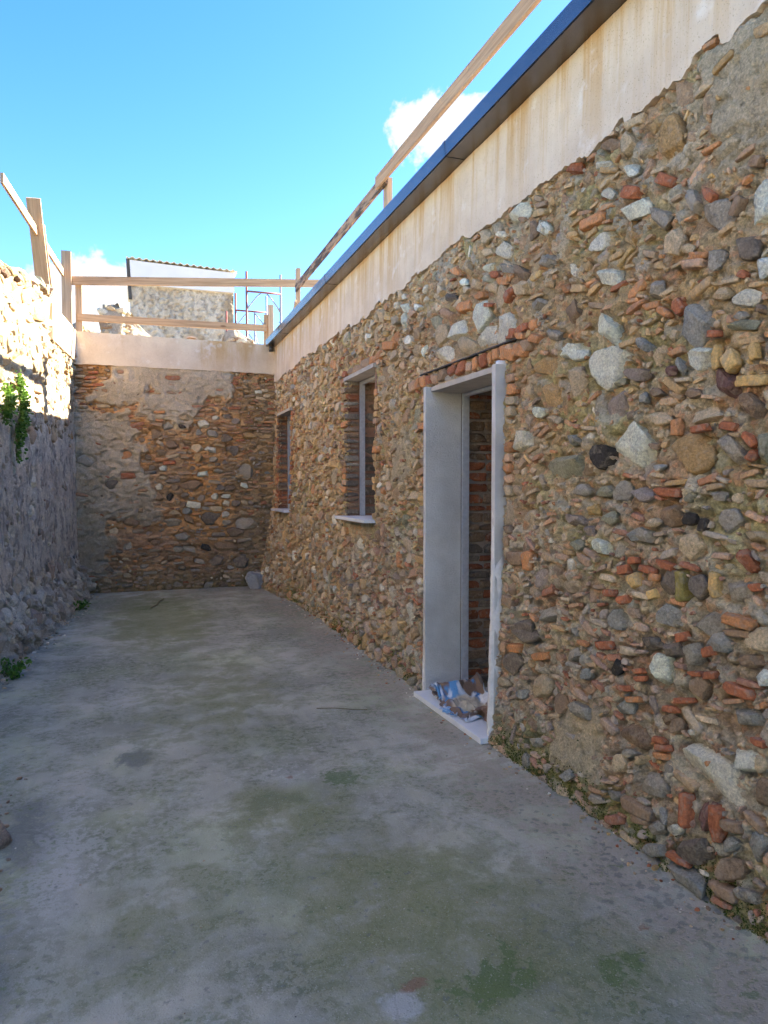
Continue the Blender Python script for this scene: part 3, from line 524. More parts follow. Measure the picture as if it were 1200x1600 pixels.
def grow(a, b, s0, k):
    """coordinates from a to b whose spacing grows with distance from the camera"""
    t = [a]
    while t[-1] < b: t.append(t[-1]+max(s0, abs(t[-1])*k))
    return np.array(t)

# ------------------------------------------------------------------ ground
g = MB(); g.v = [(-400, -400, -.09), (400, -400, -.09), (400, 900, -.09), (-400, 900, -.09)]; g.f = [(0, 1, 2, 3)]
tag(g.build('ground', EARTH), 'bare brown earth around the walls', None, None, 'structure')

def blobf(x, y, L):
    m = np.zeros_like(x)
    for (cx, cy, rx, ry, a, amp) in L:
        ca, sa = math.cos(R(a)), math.sin(R(a)); dx = x-cx; dy = y-cy
        m = np.maximum(m, amp*np.clip(1-np.hypot((dx*ca+dy*sa)/rx, (-dx*sa+dy*ca)/ry), 0, 1)**.6)
    return m
fx = np.arange(-2.1, 2.25, .025); fy = np.concatenate([np.arange(-2.0, 6, .025), np.arange(6, 11.0, .05)])
FX, FY = np.meshgrid(fx, fy, indexing='ij')
def floor_h(x, y):
    return .010*(fbm(x, y, .8, 3, 11)-.5)+.004*(fbm(x, y, 6, 4, 12)-.5)
FZ = floor_h(FX, FY)+.02*sm(FX, 1.75, 2.0)*(.4+fbm(FX, FY, 5, 3, 13))
x, y = FX.ravel(), FY.ravel()
att = dict(
    moss=blobf(x, y, [(.95, 2.25, .62, .85, 20, 1), (.62, 3.2, .45, .4, 0, .95), (.28, 8.5, .66, 2.2, 0, 1.25), (.1, 2.5, .5, .5, 0, .55), (.6, 5.2, .6, 1.6, 0, .62), (1.4, 1.85, .3, .25, 0, .6),
                      (.2, 4.6, .5, .8, 0, .5), (.6, 1.5, .8, .5, 0, .7)]),
    green=blobf(x, y, [(1.02, 1.88, .20, .14, 0, .85), (.97, 3.47, .12, .18, 0, .95), (.3, 9.3, .4, .7, 0, .42), (1.42, 1.80, .13, .13, 0, .8), (1.12, 2.0, .12, .1, 0, .5), (.85, 2.4, .2, .2, 0, .35)]),
    pale=blobf(x, y, [(-.27, 3.0, .20, 1.1, 3, .75), (.72, 3.56, .20, .22, 0, .85), (.80, 4.86, .09, .16, 0, .8), (.1, 2.75, .14, .2, 0, .4), (-.1, 5.2, .16, .7, 0, .6), (.42, 2.5, .13, .1, 0, .55),
                      (1.15, 2.7, .3, .6, 0, .2), (.2, 1.9, .2, .2, 0, .35), (1.5, 5.2, .4, 1.3, 0, .25)]),
    dark=blobf(x, y, [(-.02, 4.1, .14, .26, 0, .8), (-.45, 3.35, .2, .5, 0, .8), (.62, 3.3, .35, .22, 10, .6), (1.3, 5.2, .22, .08, 0, .5), (-.5, 2.4, .25, .8, 0, .6), (.30, 3.55, .35, .14, -8, .4), (-.85, 6.4, .16, 3.2, -4, .55)]),
    blue=blobf(x, y, [(.705, 1.865, .085, .085, 20, .95)]),
    rust=blobf(x, y, [(.775, 1.935, .075, .035, 10, .8), (.745, 3.57, .03, .05, 0, .9), (1.62, 1.93, .05, .03, 0, .7), (.62, 6.4, .1, .06, 0, .4)]),
    brown=np.maximum(sm(x, 1.05, 1.75)*.55, sm(y, 8.5, 10.5)*.5),
    spots=blobf(x, y, [(1.79, 2.15, .16, .75, 8, 1), (1.68, 2.9, .16, .6, 6, .55), (1.62, 2.1, .22, .5, 0, .4), (.2, 2.5, .3, .4, 0, .10)]))
I = np.arange(FX.size).reshape(FX.shape)
F = np.stack([I[:-1, :-1], I[1:, :-1], I[1:, 1:], I[:-1, 1:]], -1).reshape(-1, 4)
tag(obj('courtyard_floor', mesh_np('courtyard_floor', np.c_[x, y, FZ.ravel()], F, FLOORM, att)),
    'grey concrete courtyard slab stained with green moss', None, None, 'structure')
# ------------------------------------------------------------------ the house on the right
DOOR = (3.68, 4.64, -.1, 2.17); WIN2 = (5.97, 6.80, 1.20, 2.55); WIN1 = (9.50, 10.32, 1.17, 2.53)
house = empty('stone_house', (2.25, 5, 0), 'long low rubble stone house with doorway, two windows and dark gutter', 'house')
def lo_edge(u):
    _, _, idv = cellular(u, 0*u+.5, 5.5, 61)
    return 3.085+.10*(fbm(u, 0*u, 1.1, 3, 60)-.5)+.045*(idv-.5)+.05*sm(u, 2.4, 1.8)+.05*(fbm(u, 0*u+3, 14, 3, 62)-.5)+.018*(fbm(u, 0*u+5, 45, 2, 63)-.5)
def patch_r(u, v):
    """areas of old grey render on the right wall"""
    e = (fbm(u, v, 5, 4, 71)-.5)*.35
    def bx(a, b, c, d): return np.minimum(np.minimum(u-a, b-u), np.minimum(v-c, d-v))
    m = np.maximum(bx(1.2, 2.15, 2.60, 3.10), bx(2.6, 3.1, .05, .55)-.06)
    m = np.maximum(m, bx(4.95, 5.6, 1.45, 2.0)-.05)
    return sm(m+e*.6, .0, .05)
def rh_s(u, v):
    """smooth bedding height of the wall"""
    h = .030*(fbm(u, v, 3.2, 3, 23)-.5)+.012*patch_r(u, v)
    # bulging foot, heavier near the far corner
    h = h+.035*sm(v, .35, 0)*(.3+1.2*fbm(u, v, 3, 3, 29))+.17*sm(u, 8.6, 10.4)*sm(v, 1.5, .0)+.05*sm(v, 1.1, .2)*(fbm(u, v, 2.2, 3, 30)-.4)
    return h-.05*sm(v-lo_edge(u), -.01, .03)
def rchunks(u, v):
    wu = u+.05*(fbm(u, v, 9, 3, 3)-.5); wv = v+.05*(fbm(u, v, 9, 3, 4)-.5)
    return cellular(wu, wv*1.35, 13, 21), cellular(wu, wv*1.5, 34, 22)
def rh(u, v):
    p = patch_r(u, v); (d1, d2, i1), (e1, e2, i2) = rchunks(u, v)
    rough = .026*(fbm(u, v, 11, 4, 24, .6)-.5)+.014*(i1-.5)+.009*(i2-.5)-.011*(1-sm(d2-d1, .02, .18))-.007*(1-sm(e2-e1, .02, .25))
    rough = rough-.030*sm(fbm(u, v, 19, 3, 25), .60, .71)+.014*(fbm(u, v, 60, 2, 31)-.5)
    flat = .012*(fbm(u, v, 7, 3, 26)-.5)+.018*(fbm(u, v, 36, 3, 27, .7)-.5)-.018*sm(fbm(u*.8, v*1.4, 24, 3, 28), .58, .68)
    return rh_s(u, v)-.005-.007*sm(u, 4.5, 6)+rough*(1-p)+flat*p-.019*SR.interp(u, v)
def rcol(u, v):
    och = np.clip(sm(v+.55*(fbm(u, v, 1.4, 4, 40)-.5), .9, 1.9)*.9+sm(u, 4.5, 7.5)*.75, 0, 1)
    och = np.clip(och+.8*(fbm(u, v, 5, 4, 41)-.5), 0, 1)
    c = lerp((.415, .355, .295), (.44, .33, .20), och)
    c = lerp(c, (.48, .43, .355), sm(fbm(u, v, 3.1, 4, 42), .50, .64)*(1-.6*och))           # pale lime
    c = lerp(c, (.36, .33, .16), .65*sm(fbm(u, v, 2.6, 5, 43), .50, .68)*sm(v, .4, 1.4))      # yellow-green lichen
    c = lerp(c, (.25, .17, .12), .55*sm(fbm(u, v, 4.3, 4, 44), .60, .72)*sm(v, 1.6, .5))       # damp earth
    c = lerp(c, (.36, .22, .14), .6*sm(fbm(u, v, 7.3, 3, 48), .58, .70))                        # brick dust
    base = sm(v+.35*(fbm(u, v, 4, 3, 45)-.5), .36, .02)
    c = lerp(c, (.20, .21, .075), .75*base*sm(fbm(u, v, 3, 3, 46), .36, .56))
    pier = np.clip(np.minimum(np.minimum(u-6.0, 6.75-u)*6, np.minimum(v-.25, 1.2-v)*4), 0, 1)
    c = lerp(c, (.50, .46, .42), .75*pier*sm(fbm(u, v, 7, 4, 47), .40, .55))
    (d1, d2, i1), (e1, e2, i2) = rchunks(u, v)
    c = c*(.74+.52*np.where(fbm(u, v, 3, 2, 49) > .5, i1, i2))[..., None]
    c = lerp(c, (.46, .215, .12), .5*sm(i2, .86, .90)*(1-patch_r(u, v))); c = lerp(c, (.40, .385, .36), .6*sm(i1, .84, .88)*(1-patch_r(u, v)))
    return np.array((1.54, 1.50, 1.30))*lerp(c, (.39, .33, .25), patch_r(u, v)*.85)
fr = Filler(-.5, 10.7, 0.0, 3.16, 5)
for (a, b, c, d) in (DOOR, WIN2, WIN1): fr.block(a-.05, b+.05, c-.1, d+.05)
# brick heads and brick quoins round the openings
def quoins(u, side, v0, v1, prob, cols, L=(.05, .10), h=.027):
    v = v0
    while v < v1:
        hh = h*fr.r.uniform(.85, 1.12); a = fr.r.uniform(*L)
        if fr.r.random() < prob:
            j = fr.r.uniform(.7, 1.15); c = tuple(x*j for x in PAL[fr.r.choice(cols)])
            fr.put(u+side*(a+.012), v+hh, a, hh, fr.r.uniform(-3, 3), c, 'b', force=True, protr=fr.r.uniform(.006, .018))
        v += 2*hh+fr.r.uniform(.008, .016)
def head(u0, u1, v, hh, cols, wd=(.035, .06), slope=0):
    u = u0
    while u < u1:
        a = fr.r.uniform(*wd); j = fr.r.uniform(.75, 1.12); c = tuple(x*j for x in PAL[fr.r.choice(cols)])
        b = hh*fr.r.uniform(.7, 1.05)
        fr.put(u+a, v+fr.r.uniform(-.008, .008), a, b, fr.r.uniform(-7, 7), c, 'b', force=True, protr=fr.r.uniform(.004, .014)); u += 2*a+fr.r.uniform(.012, .03)
head(3.35, 5.02, 2.265, .042, 'OORPn', (.025, .065)); head(3.30, 3.62, 2.36, .03, 'OR')
head(5.80, 6.95, 2.625, .04, 'OROn', (.06, .11)); head(9.40, 10.42, 2.60, .035, 'cYOc', (.025, .045))
quoins(4.692, 1, .75, 2.2, .68, 'OoPYn'); quoins(3.605, -1, 1.45, 2.2, .6, 'OPnPc', (.03, .05)); quoins(3.605, -1, .3, 1.4, .22, 'Pnc', (.02, .05))
quoins(WIN2[1]-.005, 1, 1.25, 2.55, .55, 'ORPon'); quoins(WIN2[0]+.005, -1, 1.22, 2.58, .7, 'OooPcn', (.03, .06))
quoins(WIN1[1]-.005, 1, 1.2, 2.5, .7, 'ORRn'); quoins(WIN1[0]+.005, -1, 1.2, 2.5, .9, 'OoRn', (.03, .06))
fr.manual(TR)
bedr = lambda u, v: (.58, .41, .23) if ochre_w(u, v) > .45 else (.50, .41, .32)
def ochre_w(u, v): return min(1, max(0, (v-.9)/1.1)*.8+max(0, (u-4)/4)*.6)
def pick_rock(u, v, r):
    if r.random() < ochre_w(u, v): return PAL[r.choice('ccoowPnceoP')]
    return PAL[r.choice('gnuuclcweoPPc')]
def pick_chip(u, v, r):
    if r.random() < ochre_w(u, v): return PAL[r.choice('oocOOYPRnoc')]
    return PAL[r.choice('RRPnOPcgoPcR')]
PR = Raster(-.6, 10.8, 0, 3.3, .02, patch_r)
nop = lambda u, v: 1-.93*PR.at(u, v)
def sparse(u, v):
    return nop(u, v)*(.35+.65*(1 if math.sin(u*2.1+1)+math.sin(v*3.3+u)*.8 > -.4 else .35))
far = lambda u, v: nop(u, v)*(1 if u > 4.8 else 0)
near = lambda u, v: sparse(u, v)*(1 if u < 5.2 else 0)
def pick_far(u, v, r): return PAL[r.choice('ccowwPOnceocYg')]
fr.scatter(1500, lambda r: r.uniform(.055, .10), pick_far, 'r', far, lambda r: r.gauss(0, 45), (.5, .9), .005, (.004, .02), bedr)
fr.scatter(3500, lambda r: r.uniform(.03, .06), pick_far, 'r', far, lambda r: r.gauss(0, 45), (.45, .9), .004, (.002, .016), bedr)
fr.scatter(1300, lambda r: r.uniform(.05, .085), pick_rock, 'r', near, ratio=(.55, .95), gap=.005, pr=(-.005, .007), bed=bedr)
fr.scatter(4200, lambda r: r.uniform(.024, .05), pick_rock, 'r', near, ratio=(.5, .95), gap=.003, pr=(-.005, .007), bed=bedr)
fr.scatter(8500, lambda r: r.uniform(.022, .060), pick_chip, 'b', nop, lambda r: r.gauss(0, 14), (.18, .38), .002, bed=bedr)
fr.scatter(8500, lambda r: r.uniform(.012, .026), lambda u, v, r: pick_rock(u, v, r) if r.random() < .5 else pick_chip(u, v, r), 'r', nop, lambda r: r.gauss(0, 35), (.35, .9), .002, (.0, .007), bedr)
fr.scatter(13000, lambda r: r.uniform(.006, .014), pick_chip, 'r', lambda u, v: nop(u, v)*(1 if u < 5.5 else .15), None, (.45, .9), .001, (.0, .006), bedr)
SR = sockets(fr)
us = grow(-.6, 10.85, .0085, .0030); vs_ = np.arange(-.06, 3.24, .0105)
front = sheet('front_wall', RW, us, vs_, rh, rcol, MORTAR, house, [(DOOR[0]-.03, DOOR[1]+.03, -.1, 2.20), WIN2, WIN1], seed=1)
front['label'] = 'rough ochre rubble masonry face of the house'
lay(fr.items, RW, rh_s, front, 300, 5, 'small_rubble')

# reveals: courses of brick inside the openings
rb = random.Random(12)
def reveal(u, v0, v1, x0, x1, facing, cols, n=1, ragged=.0, hh0=.030):
    v = v0
    while v < v1-.02:
        hh = hh0*rb.uniform(.72, 1.25); hh = min(hh, (v1-v)/2)
        xs = np.linspace(x0, x1, n+1); shift = rb.uniform(-.04, .04) if n > 1 else 0
        for k in range(n):
            a0 = xs[k]+(shift if k else 0); a1 = xs[k+1]+(shift if k < n-1 else rb.uniform(-ragged, ragged))
            if a1-a0 < .04: continue
            j = rb.uniform(.6, 1.1); j *= .72 if x0 > 2.1 else .9; c = tuple(t*j for t in PAL[rb.choice(cols)])  # bricks behind the frames coloured darker, interior shade put into their colour
            M = Matrix((((a1-a0)/2-.004, 0, 0, 0), (0, 0, hh-.007, 0), (0, .05*facing, 0, 0), ((a0+a1)/2, u-facing*(.045+rb.uniform(-.006, .008)), v+hh, 1))).transposed()
            o = obj('brick', rb.choice(BRICK_HI), front, M); o.color = (*c, 1)
        v += 2*hh+.004
reveal(WIN2[1], WIN2[2]+.02, WIN2[3], 1.995, 2.135, -1, 'nddngRdn', 1)
reveal(WIN2[1]+.01, WIN2[2]+.02, WIN2[3], 2.17, 2.55, -1, 'ndgdn', 2, .03, .04)
reveal(WIN1[1], WIN1[2]+.02, WIN1[3], 1.995, 2.135, -1, 'ndnRdO', 1)
reveal(WIN1[1]+.01, WIN1[2]+.02, WIN1[3], 2.17, 2.55, -1, 'ndgd', 1, .03, .05)
reveal(DOOR[1]+.02, .04, 2.17, 2.275, 2.56, -1, 'nnRRd', 2, .04, .034)
# body of the wall behind the face, with the openings left free
core = MB()
def seg(a, b, c, d): core.box((2.085, a, c), (2.545, b, d))
m_ = .035
seg(-1.0, DOOR[0]-m_, -.05, 3.59); seg(DOOR[1]+m_, WIN2[0]-m_, -.05, 3.59); seg(WIN2[1]+m_, WIN1[0]-m_, -.05, 3.59); seg(WIN1[1]+m_, 10.74, -.05, 3.59)
seg(DOOR[0]-m_, DOOR[1]+m_, 2.205, 3.59)
for Wn in (WIN2, WIN1): seg(Wn[0]-m_, Wn[1]+m_, Wn[3]+.03, 3.59); seg(Wn[0]-m_, Wn[1]+m_, -.05, Wn[2]-.04)
core.build('wall_core', COREM, house)
inn = MB(); inn.box((6.5, -1, -.05), (6.8, 6.5, 3.59)); inn.box((6.5, 8.15, -.05), (6.8, 10.54, 3.59)); inn.box((6.5, 6.5, 2.75), (6.8, 8.15, 3.59))
inn.box((2.55, -1.25, -.05), (6.8, -1.0, 3.59)); inn.box((2.55, 10.55, -.05), (6.8, 10.735, 3.59)); inn.build('rear_wall', DARKWALL, house)
inn = MB(); inn.box((2.55, 8.2, -.05), (6.49, 8.45, 3.58)); inn.build('partition_wall', CLAY, house)
inn = MB(); inn.box((2.10, -1, -.08), (6.5, 10.7, .012)); inn.build('room_floor', ROOFM, house)
rf = MB(); rf.box((2.06, -1.2, 3.595), (6.9, 10.74, 3.66)); roof = rf.build('roof', ROOFM, house)

# plaster band under the eaves
pu = grow(-.6, 10.76, .012, .004); T = np.r_[-1., np.linspace(0, 1, 14)]
U_, T_ = np.meshgrid(pu, T, indexing='ij'); lo = lo_edge(U_)
V_ = np.where(T_ < 0, lo+.004, lo+np.clip(T_, 0, 1)*(3.592-lo))
N_ = .007+.006*(fbm(U_, V_, 2.5, 3, 80)-.5)+.004*(fbm(U_, V_, 12, 3, 81)-.5)+.004*(fbm(U_, V_, 40, 2, 82)-.5)
N_ = np.where(T_ < 0, -.06, N_)
X = RW.P(U_.ravel(), V_.ravel(), N_.ravel()); nu, nv = U_.shape; I = np.arange(nu*nv).reshape(nu, nv)
F = np.stack([I[:-1, :-1], I[:-1, 1:], I[1:, 1:], I[1:, :-1]], -1).reshape(-1, 4)
t = X[F[5]]
if np.cross(t[1]-t[0], t[2]-t[0])[0] > 0: F = F[:, ::-1]
pb = obj('plaster_band', mesh_np('plaster_band', X, F, PLASTER, smooth=False), house); pb['label'] = 'beige plaster band with rusty drip stains'

def extrude(prof, axis_a, axis_b, p0, p1):
    """profile of (a,b) pairs swept from p0 to p1"""
    mb = MB(); n = len(prof)
    for p in (p0, p1):
        for a, b in prof: mb.v.append(tuple(Vector(p)+Vector(axis_a)*a+Vector(axis_b)*b))
    for k in range(n): j = (k+1) % n; mb.f.append((k, j, n+j, n+k))
    mb.f.append(tuple(range(n))[::-1]); mb.f.append(tuple(range(n, 2*n))); return mb
gp = [(2.04, 3.594), (1.900, 3.594), (1.893, 3.600), (1.886, 3.682), (1.889, 3.691), (1.903, 3.693), (1.908, 3.685), (1.911, 3.609), (2.04, 3.607)]
gut = extrude(gp, (1, 0, 0), (0, 0, 1), (0, -1.1, 0), (0, 10.70, 0)).build('gutter', GUTTER, house)
gut['label'] = 'dark metal box gutter mirroring the blue sky'
for yj in (1.2, 4.2, 7.2, 9.7):
    extrude([(x+(-.0025 if x < 2 else 0), z+(-.0025 if z < 3.65 else .002)) for x, z in gp], (1, 0, 0), (0, 0, 1), (0, yj, 0), (0, yj+.035, 0)).build('joint_strip', GUTTER, gut)
dp = MB(); dp.tube([(1.965, 10.655, 3.60), (1.965, 10.655, 3.515)], .036, 12); dp.build('downpipe_stub', PIPE, gut, True)

# doorway: plaster reveals, steel frame, marble step
dr = MB(); dr.box((1.945, 4.64, 0.0), (2.222, 4.682, 2.20)); dj = dr.build('door_jamb', RENDER, house, bevel=.004)
def rough_strip(name, u0, u1, v0, v1, n0, n1, mat, parent, seed):
    """thin plaster edge with a wavy outline, standing upright on the wall"""
    vv = np.arange(v0, v1+.001, .03); mb = MB(); rr = np.random.RandomState(seed)
    a = u0+.006*(fbm(vv, 0*vv, 4, 4, seed)-.5)*2; b = u1+.007*(fbm(vv, 0*vv, 6, 3, seed+1)-.5)*2
    for k, v in enumerate(vv):
        for (u, n) in ((a[k], n0), (a[k]+.004, n1), (b[k]-.004, n1), (b[k], n0)):
            mb.v.append(tuple(RW.P(np.array(u), np.array(v), np.array(n+.0012*rr.randn() if n == n1 else n))))
    for k in range(len(vv)-1):
        for j in range(3): i = k*4+j; mb.f.append((i, i+1, i+5, i+4))
        mb.f.append((k*4+3, k*4, k*4+4, k*4+7))
    e = (len(vv)-1)*4; mb.f.append((e, e+1, e+2, e+3)); mb.f.append((3, 2, 1, 0))
    return mb.build(name, mat, parent, True)
rough_strip('edge_render', 4.648, 4.690, 0.0, 2.20, -.05, .026, EDGE, dj, 301)
dr = MB(); dr.box((1.955, 3.635, 0.0), (2.222, 3.68, 2.20)); dk = dr.build('door_jamb', RENDER, house, bevel=.004)
rough_strip('edge_render', 3.634, 3.672, 0.0, 2.235, -.05, .036, EDGE, dk, 305)
dr = MB(); dr.box((1.985, 3.6825, 2.165), (2.28, 4.6375, 2.20)); dr.build('door_lintel', SOFFIT, house, bevel=.003)
dr = MB(); dr.box((2.006, 3.42, 2.317), (2.05, 4.90, 2.325)); dr.build('lintel_slate', DARKTRIM, house)
def lframe(name, u0, u1, v0, v1, x, parent, s=.022, dep=.04):
    fm = MB()
    for (a, b) in ((u0, u0+s), (u1-s, u1)): fm.box((x, a, v0), (x+dep, b, v1)); fm.box((x+dep+.0005, a-.0, v0), (x+dep+.010, b+(.012 if a == u0 else 0), v1))
    fm.box((x+.002, u0+s+.001, v1-s), (x+dep-.002, u1-s-.001, v1-.001))
    return fm.build(name, STEEL, parent)
lframe('door_frame', 3.684, 4.636, .035, 2.163, 2.224, house)
st = MB(); st.box((1.868, 3.63, .012), (2.32, 4.638, .047)); st.v = [(x-.012*(y-3.63), y, z) for x, y, z in st.v]
st.build('marble_step', MARBLE, house, bevel=.004)['label'] = 'white marble doorstep'
for Wn in (WIN2, WIN1):
    wd = lframe('window', Wn[0]+.004, Wn[1]-.004, Wn[2]+.012, Wn[3]-.012, 2.135, house, .026)
    s = MB(); s.box((1.895, Wn[0]-.06, Wn[2]-.022), (2.30, Wn[1]+.07, Wn[2]+.008)); s.build('window_sill', MARBLE, wd, bevel=.003)
    s = MB(); s.box((1.985, Wn[0]-.05, Wn[3]-.008), (2.55, Wn[1]+.05, Wn[3]+.028)); s.build('window_lintel', SOFFIT, wd)
    s = MB(); s.box((2.02, Wn[0]-.03, Wn[2]-.2), (2.55, Wn[0]-.002, Wn[3]+.02)); s.build('window_jamb', DARKWALL, wd)
    s = MB(); s.box((2.02, Wn[1]+.012, Wn[2]-.2), (2.55, Wn[1]+.034, Wn[3]+.02)); s.build('window_jamb', DARKWALL, wd)

# ------------------------------------------------------------------ back wall
bwall = empty('back_wall', (.65, 10.9, 0), 'rubble and brick end wall closing the courtyard under a concrete beam', 'wall')
def patch_b(u, v):
    e = (fbm(u, v, 5, 4, 90)-.5)*.7; u, v = u+.75*(fbm(u, v, 1.7, 4, 87)-.5), v+.65*(fbm(u, v, 1.7, 4, 88)-.5)
    def bx(a, b, c, d): return np.minimum(np.minimum(u-a, b-u), np.minimum(v-c, d-v))
    m = np.maximum(bx(-.42, 1.45, 2.72, 3.4), bx(-.9, .18, 1.0, 2.62))
    m = np.maximum(m, bx(.35, .85, 2.45, 3.0)); m = np.maximum(m, bx(-.9, -.45, .2, 2.0)-.02)
    return sm(m+e*.42, -.01, .05)
def bh_s(u, v):
    p = patch_b(u, v)
    return .04*(fbm(u, v, 2.6, 4, 95)-.5)+.015*p+.05*sm(v, .3, 0)
def bchunks(u, v):
    wu = u+.06*(fbm(u, v, 6, 3, 91)-.5); wv = v+.03*(fbm(u, v, 8, 3, 92)-.5)
    return cellular(wu, wv*2.4, 8.5, 94)
def bh(u, v):
    p = patch_b(u, v); d1, d2, i1 = bchunks(u, v)
    rough = .034*(fbm(u, v*1.8, 12, 4, 96, .6)-.5)+.030*(i1-.5)-.020*(1-sm(d2-d1, .02, .2))
    ridge = np.abs(fbm(u*.8+v*.6, v*1.4, 4.5, 3, 97)-.5)
    lump = .014+.05*ridge+.05*(fbm(u, v*1.3, 11, 4, 98, .65)-.5)-.03*sm(fbm(u, v*1.6, 9, 3, 106), .57, .70)
    lump = np.where(v > 2.6, .02+.045*(fbm(u, v, 10, 4, 98, .6)-.5), lump)
    low = sm(fbm(u, v, 4, 3, 104), .3, .6)*np.clip(np.minimum(np.minimum(u+.36, .6-u)*6, np.minimum(v-.5, .9-v)*8), 0, 1)
    return bh_s(u, v)-.004+(rough*(1-p)+lump*p)*(1-.6*low)+.02*low-.026*SB.interp(u, v)
def bcol(u, v):
    c = lerp((.46, .265, .125), (.38, .26, .165), sm(fbm(u, v, 2.4, 4, 99), .35, .65))
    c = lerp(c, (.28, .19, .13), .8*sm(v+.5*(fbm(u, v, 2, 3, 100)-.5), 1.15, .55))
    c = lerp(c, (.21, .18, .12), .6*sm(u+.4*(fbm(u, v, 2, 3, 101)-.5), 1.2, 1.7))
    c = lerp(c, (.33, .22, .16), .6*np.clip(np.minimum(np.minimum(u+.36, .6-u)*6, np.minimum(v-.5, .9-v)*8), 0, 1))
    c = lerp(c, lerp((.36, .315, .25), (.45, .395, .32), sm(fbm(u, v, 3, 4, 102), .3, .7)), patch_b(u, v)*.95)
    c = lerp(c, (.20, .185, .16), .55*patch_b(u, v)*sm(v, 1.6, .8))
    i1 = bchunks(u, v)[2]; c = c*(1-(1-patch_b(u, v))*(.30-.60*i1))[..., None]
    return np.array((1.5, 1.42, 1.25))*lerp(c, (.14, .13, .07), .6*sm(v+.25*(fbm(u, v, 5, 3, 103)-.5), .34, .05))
fb = Filler(-.74, 2.0, .02, 3.19, 8)
fb.manual(TB)
PB = Raster(-.8, 2.1, 0, 3.3, .015, patch_b)
nb = lambda u, v: 1-.95*PB.at(u, v)
def pick_b(u, v, r):
    if v > 1.9: return PAL[r.choice('ORoOnRcP')]
    return PAL[r.choice('nnRdgPOun')]
fb.scatter(600, lambda r: r.uniform(.045, .085), lambda u, v, r: PAL[r.choice('gnndculo')], 'r', lambda u, v: nb(u, v)*(1 if v < 2.3 else .3), lambda r: r.gauss(0, 15), (.45, .8), .006)
fb.scatter(2600, lambda r: r.uniform(.045, .11), pick_b, 'b', lambda u, v: nb(u, v)*(1 if fbm(u, v, 2.3, 2, 107) > .47 else .15), lambda r: r.gauss(0, 4), (.20, .34), .004)
fb.scatter(2500, lambda r: r.uniform(.02, .045), pick_b, 'b', nb, lambda r: r.gauss(0, 8), (.3, .6), .003)
fb.scatter(1500, lambda r: r.uniform(.012, .03), lambda u, v, r: PAL[r.choice('gncowdR')], 'r', lambda u, v: max(.12, nb(u, v)), None, (.5, .9), .003)
SB = sockets(fb)
us = np.arange(-.86, 2.2, .0125); vs2 = np.arange(-.06, 3.235, .0125)
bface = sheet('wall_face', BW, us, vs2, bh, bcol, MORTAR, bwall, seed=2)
lay(fb.items, BW, bh_s, bface, 300, 8, 'small_rubble')
b_ = MB(); b_.box((-1.3, 10.86, -.05), (2.3, 11.18, 3.2)); b_.build('wall_core', DARKWALL, bwall)
bu = np.linspace(-.80, 2.03, 90); bt = np.r_[-1., np.linspace(0, 1, 8), 2.]
U_, T_ = np.meshgrid(bu, bt, indexing='ij')
low = 3.185+.03*(fbm(U_, 0*U_, 2, 4, 110)-.5)+.02*(fbm(U_, 0*U_+2, 14, 3, 111)-.5)
top = 3.632-.004*U_
V_ = np.where(T_ < 0, low, np.where(T_ > 1, top+.002, low+np.clip(T_, 0, 1)*(top-low)))
N_ = np.where(T_ < 0, -.05, np.where(T_ > 1, -.36, .045+.005*(fbm(U_, V_, 4, 3, 112)-.5)))
X = BW.P(U_.ravel(), V_.ravel(), N_.ravel()); nu, nv = U_.shape; I = np.arange(nu*nv).reshape(nu, nv)
F = np.stack([I[:-1, :-1], I[1:, :-1], I[1:, 1:], I[:-1, 1:]], -1).reshape(-1, 4)
obj('concrete_beam', mesh_np('concrete_beam', X, F, PLASTER, smooth=False), bwall)['label'] = 'pale concrete beam capping the wall'

# ------------------------------------------------------------------ left wall
lwall = empty('old_wall', (-1.4, 6, 0), 'old stone boundary wall on the left with sunlit broken top', 'wall')
def ltop(u):
    return 3.46+.28*sm(u, 7.2, 9.1)+.10*(fbm(u, 0*u, 2.6, 3, 120)-.5)+.07*(fbm(u, 0*u+4, 9, 3, 121)-.5)-.12*sm(u, 6.8, 4.0)-.30*sm(u, 9.15, 9.4)
def lh_s(u, v):
    foot = sm(v+.25*(fbm(u, v, 3, 3, 127)-.5), .75, .0)
    return .05*(fbm(u, v, 2.2, 4, 124)-.5)+.20*foot**1.5+foot*.10*(fbm(u, v, 6, 2, 128, .6)-.45)
def lh(u, v):
    up = sm(v+.4*(fbm(u, v, 2, 3, 122)-.5), 2.5, 2.95)
    d1, d2, i1 = cellular(u, v, 9, 123)
    base = .05*(fbm(u, v, 2.2, 4, 124)-.5)+.022*(fbm(u*1.5, v, 20, 3, 125, .65)-.5)-.024*sm(fbm(u*1.5, v, 22, 3, 126), .60, .72)+.010*(i1-.5)*sm(d2-d1, 0, .2)+.012*(fbm(u, v, 45, 2, 129)-.5)
    foot = sm(v+.25*(fbm(u, v, 3, 3, 127)-.5), .75, .0)
    return base*(1-.35*up)+.20*foot**1.5+foot*(.16*(fbm(u, v, 6, 4, 128, .6)-.45)+.07*(i1-.5))-.03*SL.interp(u, v)*(u > 5)
def lcol(u, v):
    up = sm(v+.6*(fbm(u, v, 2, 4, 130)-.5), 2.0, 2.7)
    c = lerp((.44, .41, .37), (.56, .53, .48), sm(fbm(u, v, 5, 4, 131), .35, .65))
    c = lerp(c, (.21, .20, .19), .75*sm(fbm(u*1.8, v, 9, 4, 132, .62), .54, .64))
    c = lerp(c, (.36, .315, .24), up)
    return np.array((1.42, 1.38, 1.25))*lerp(c, (.22, .20, .17), .6*sm(v+.3*(fbm(u, v, 3, 3, 133)-.5), .5, .05))
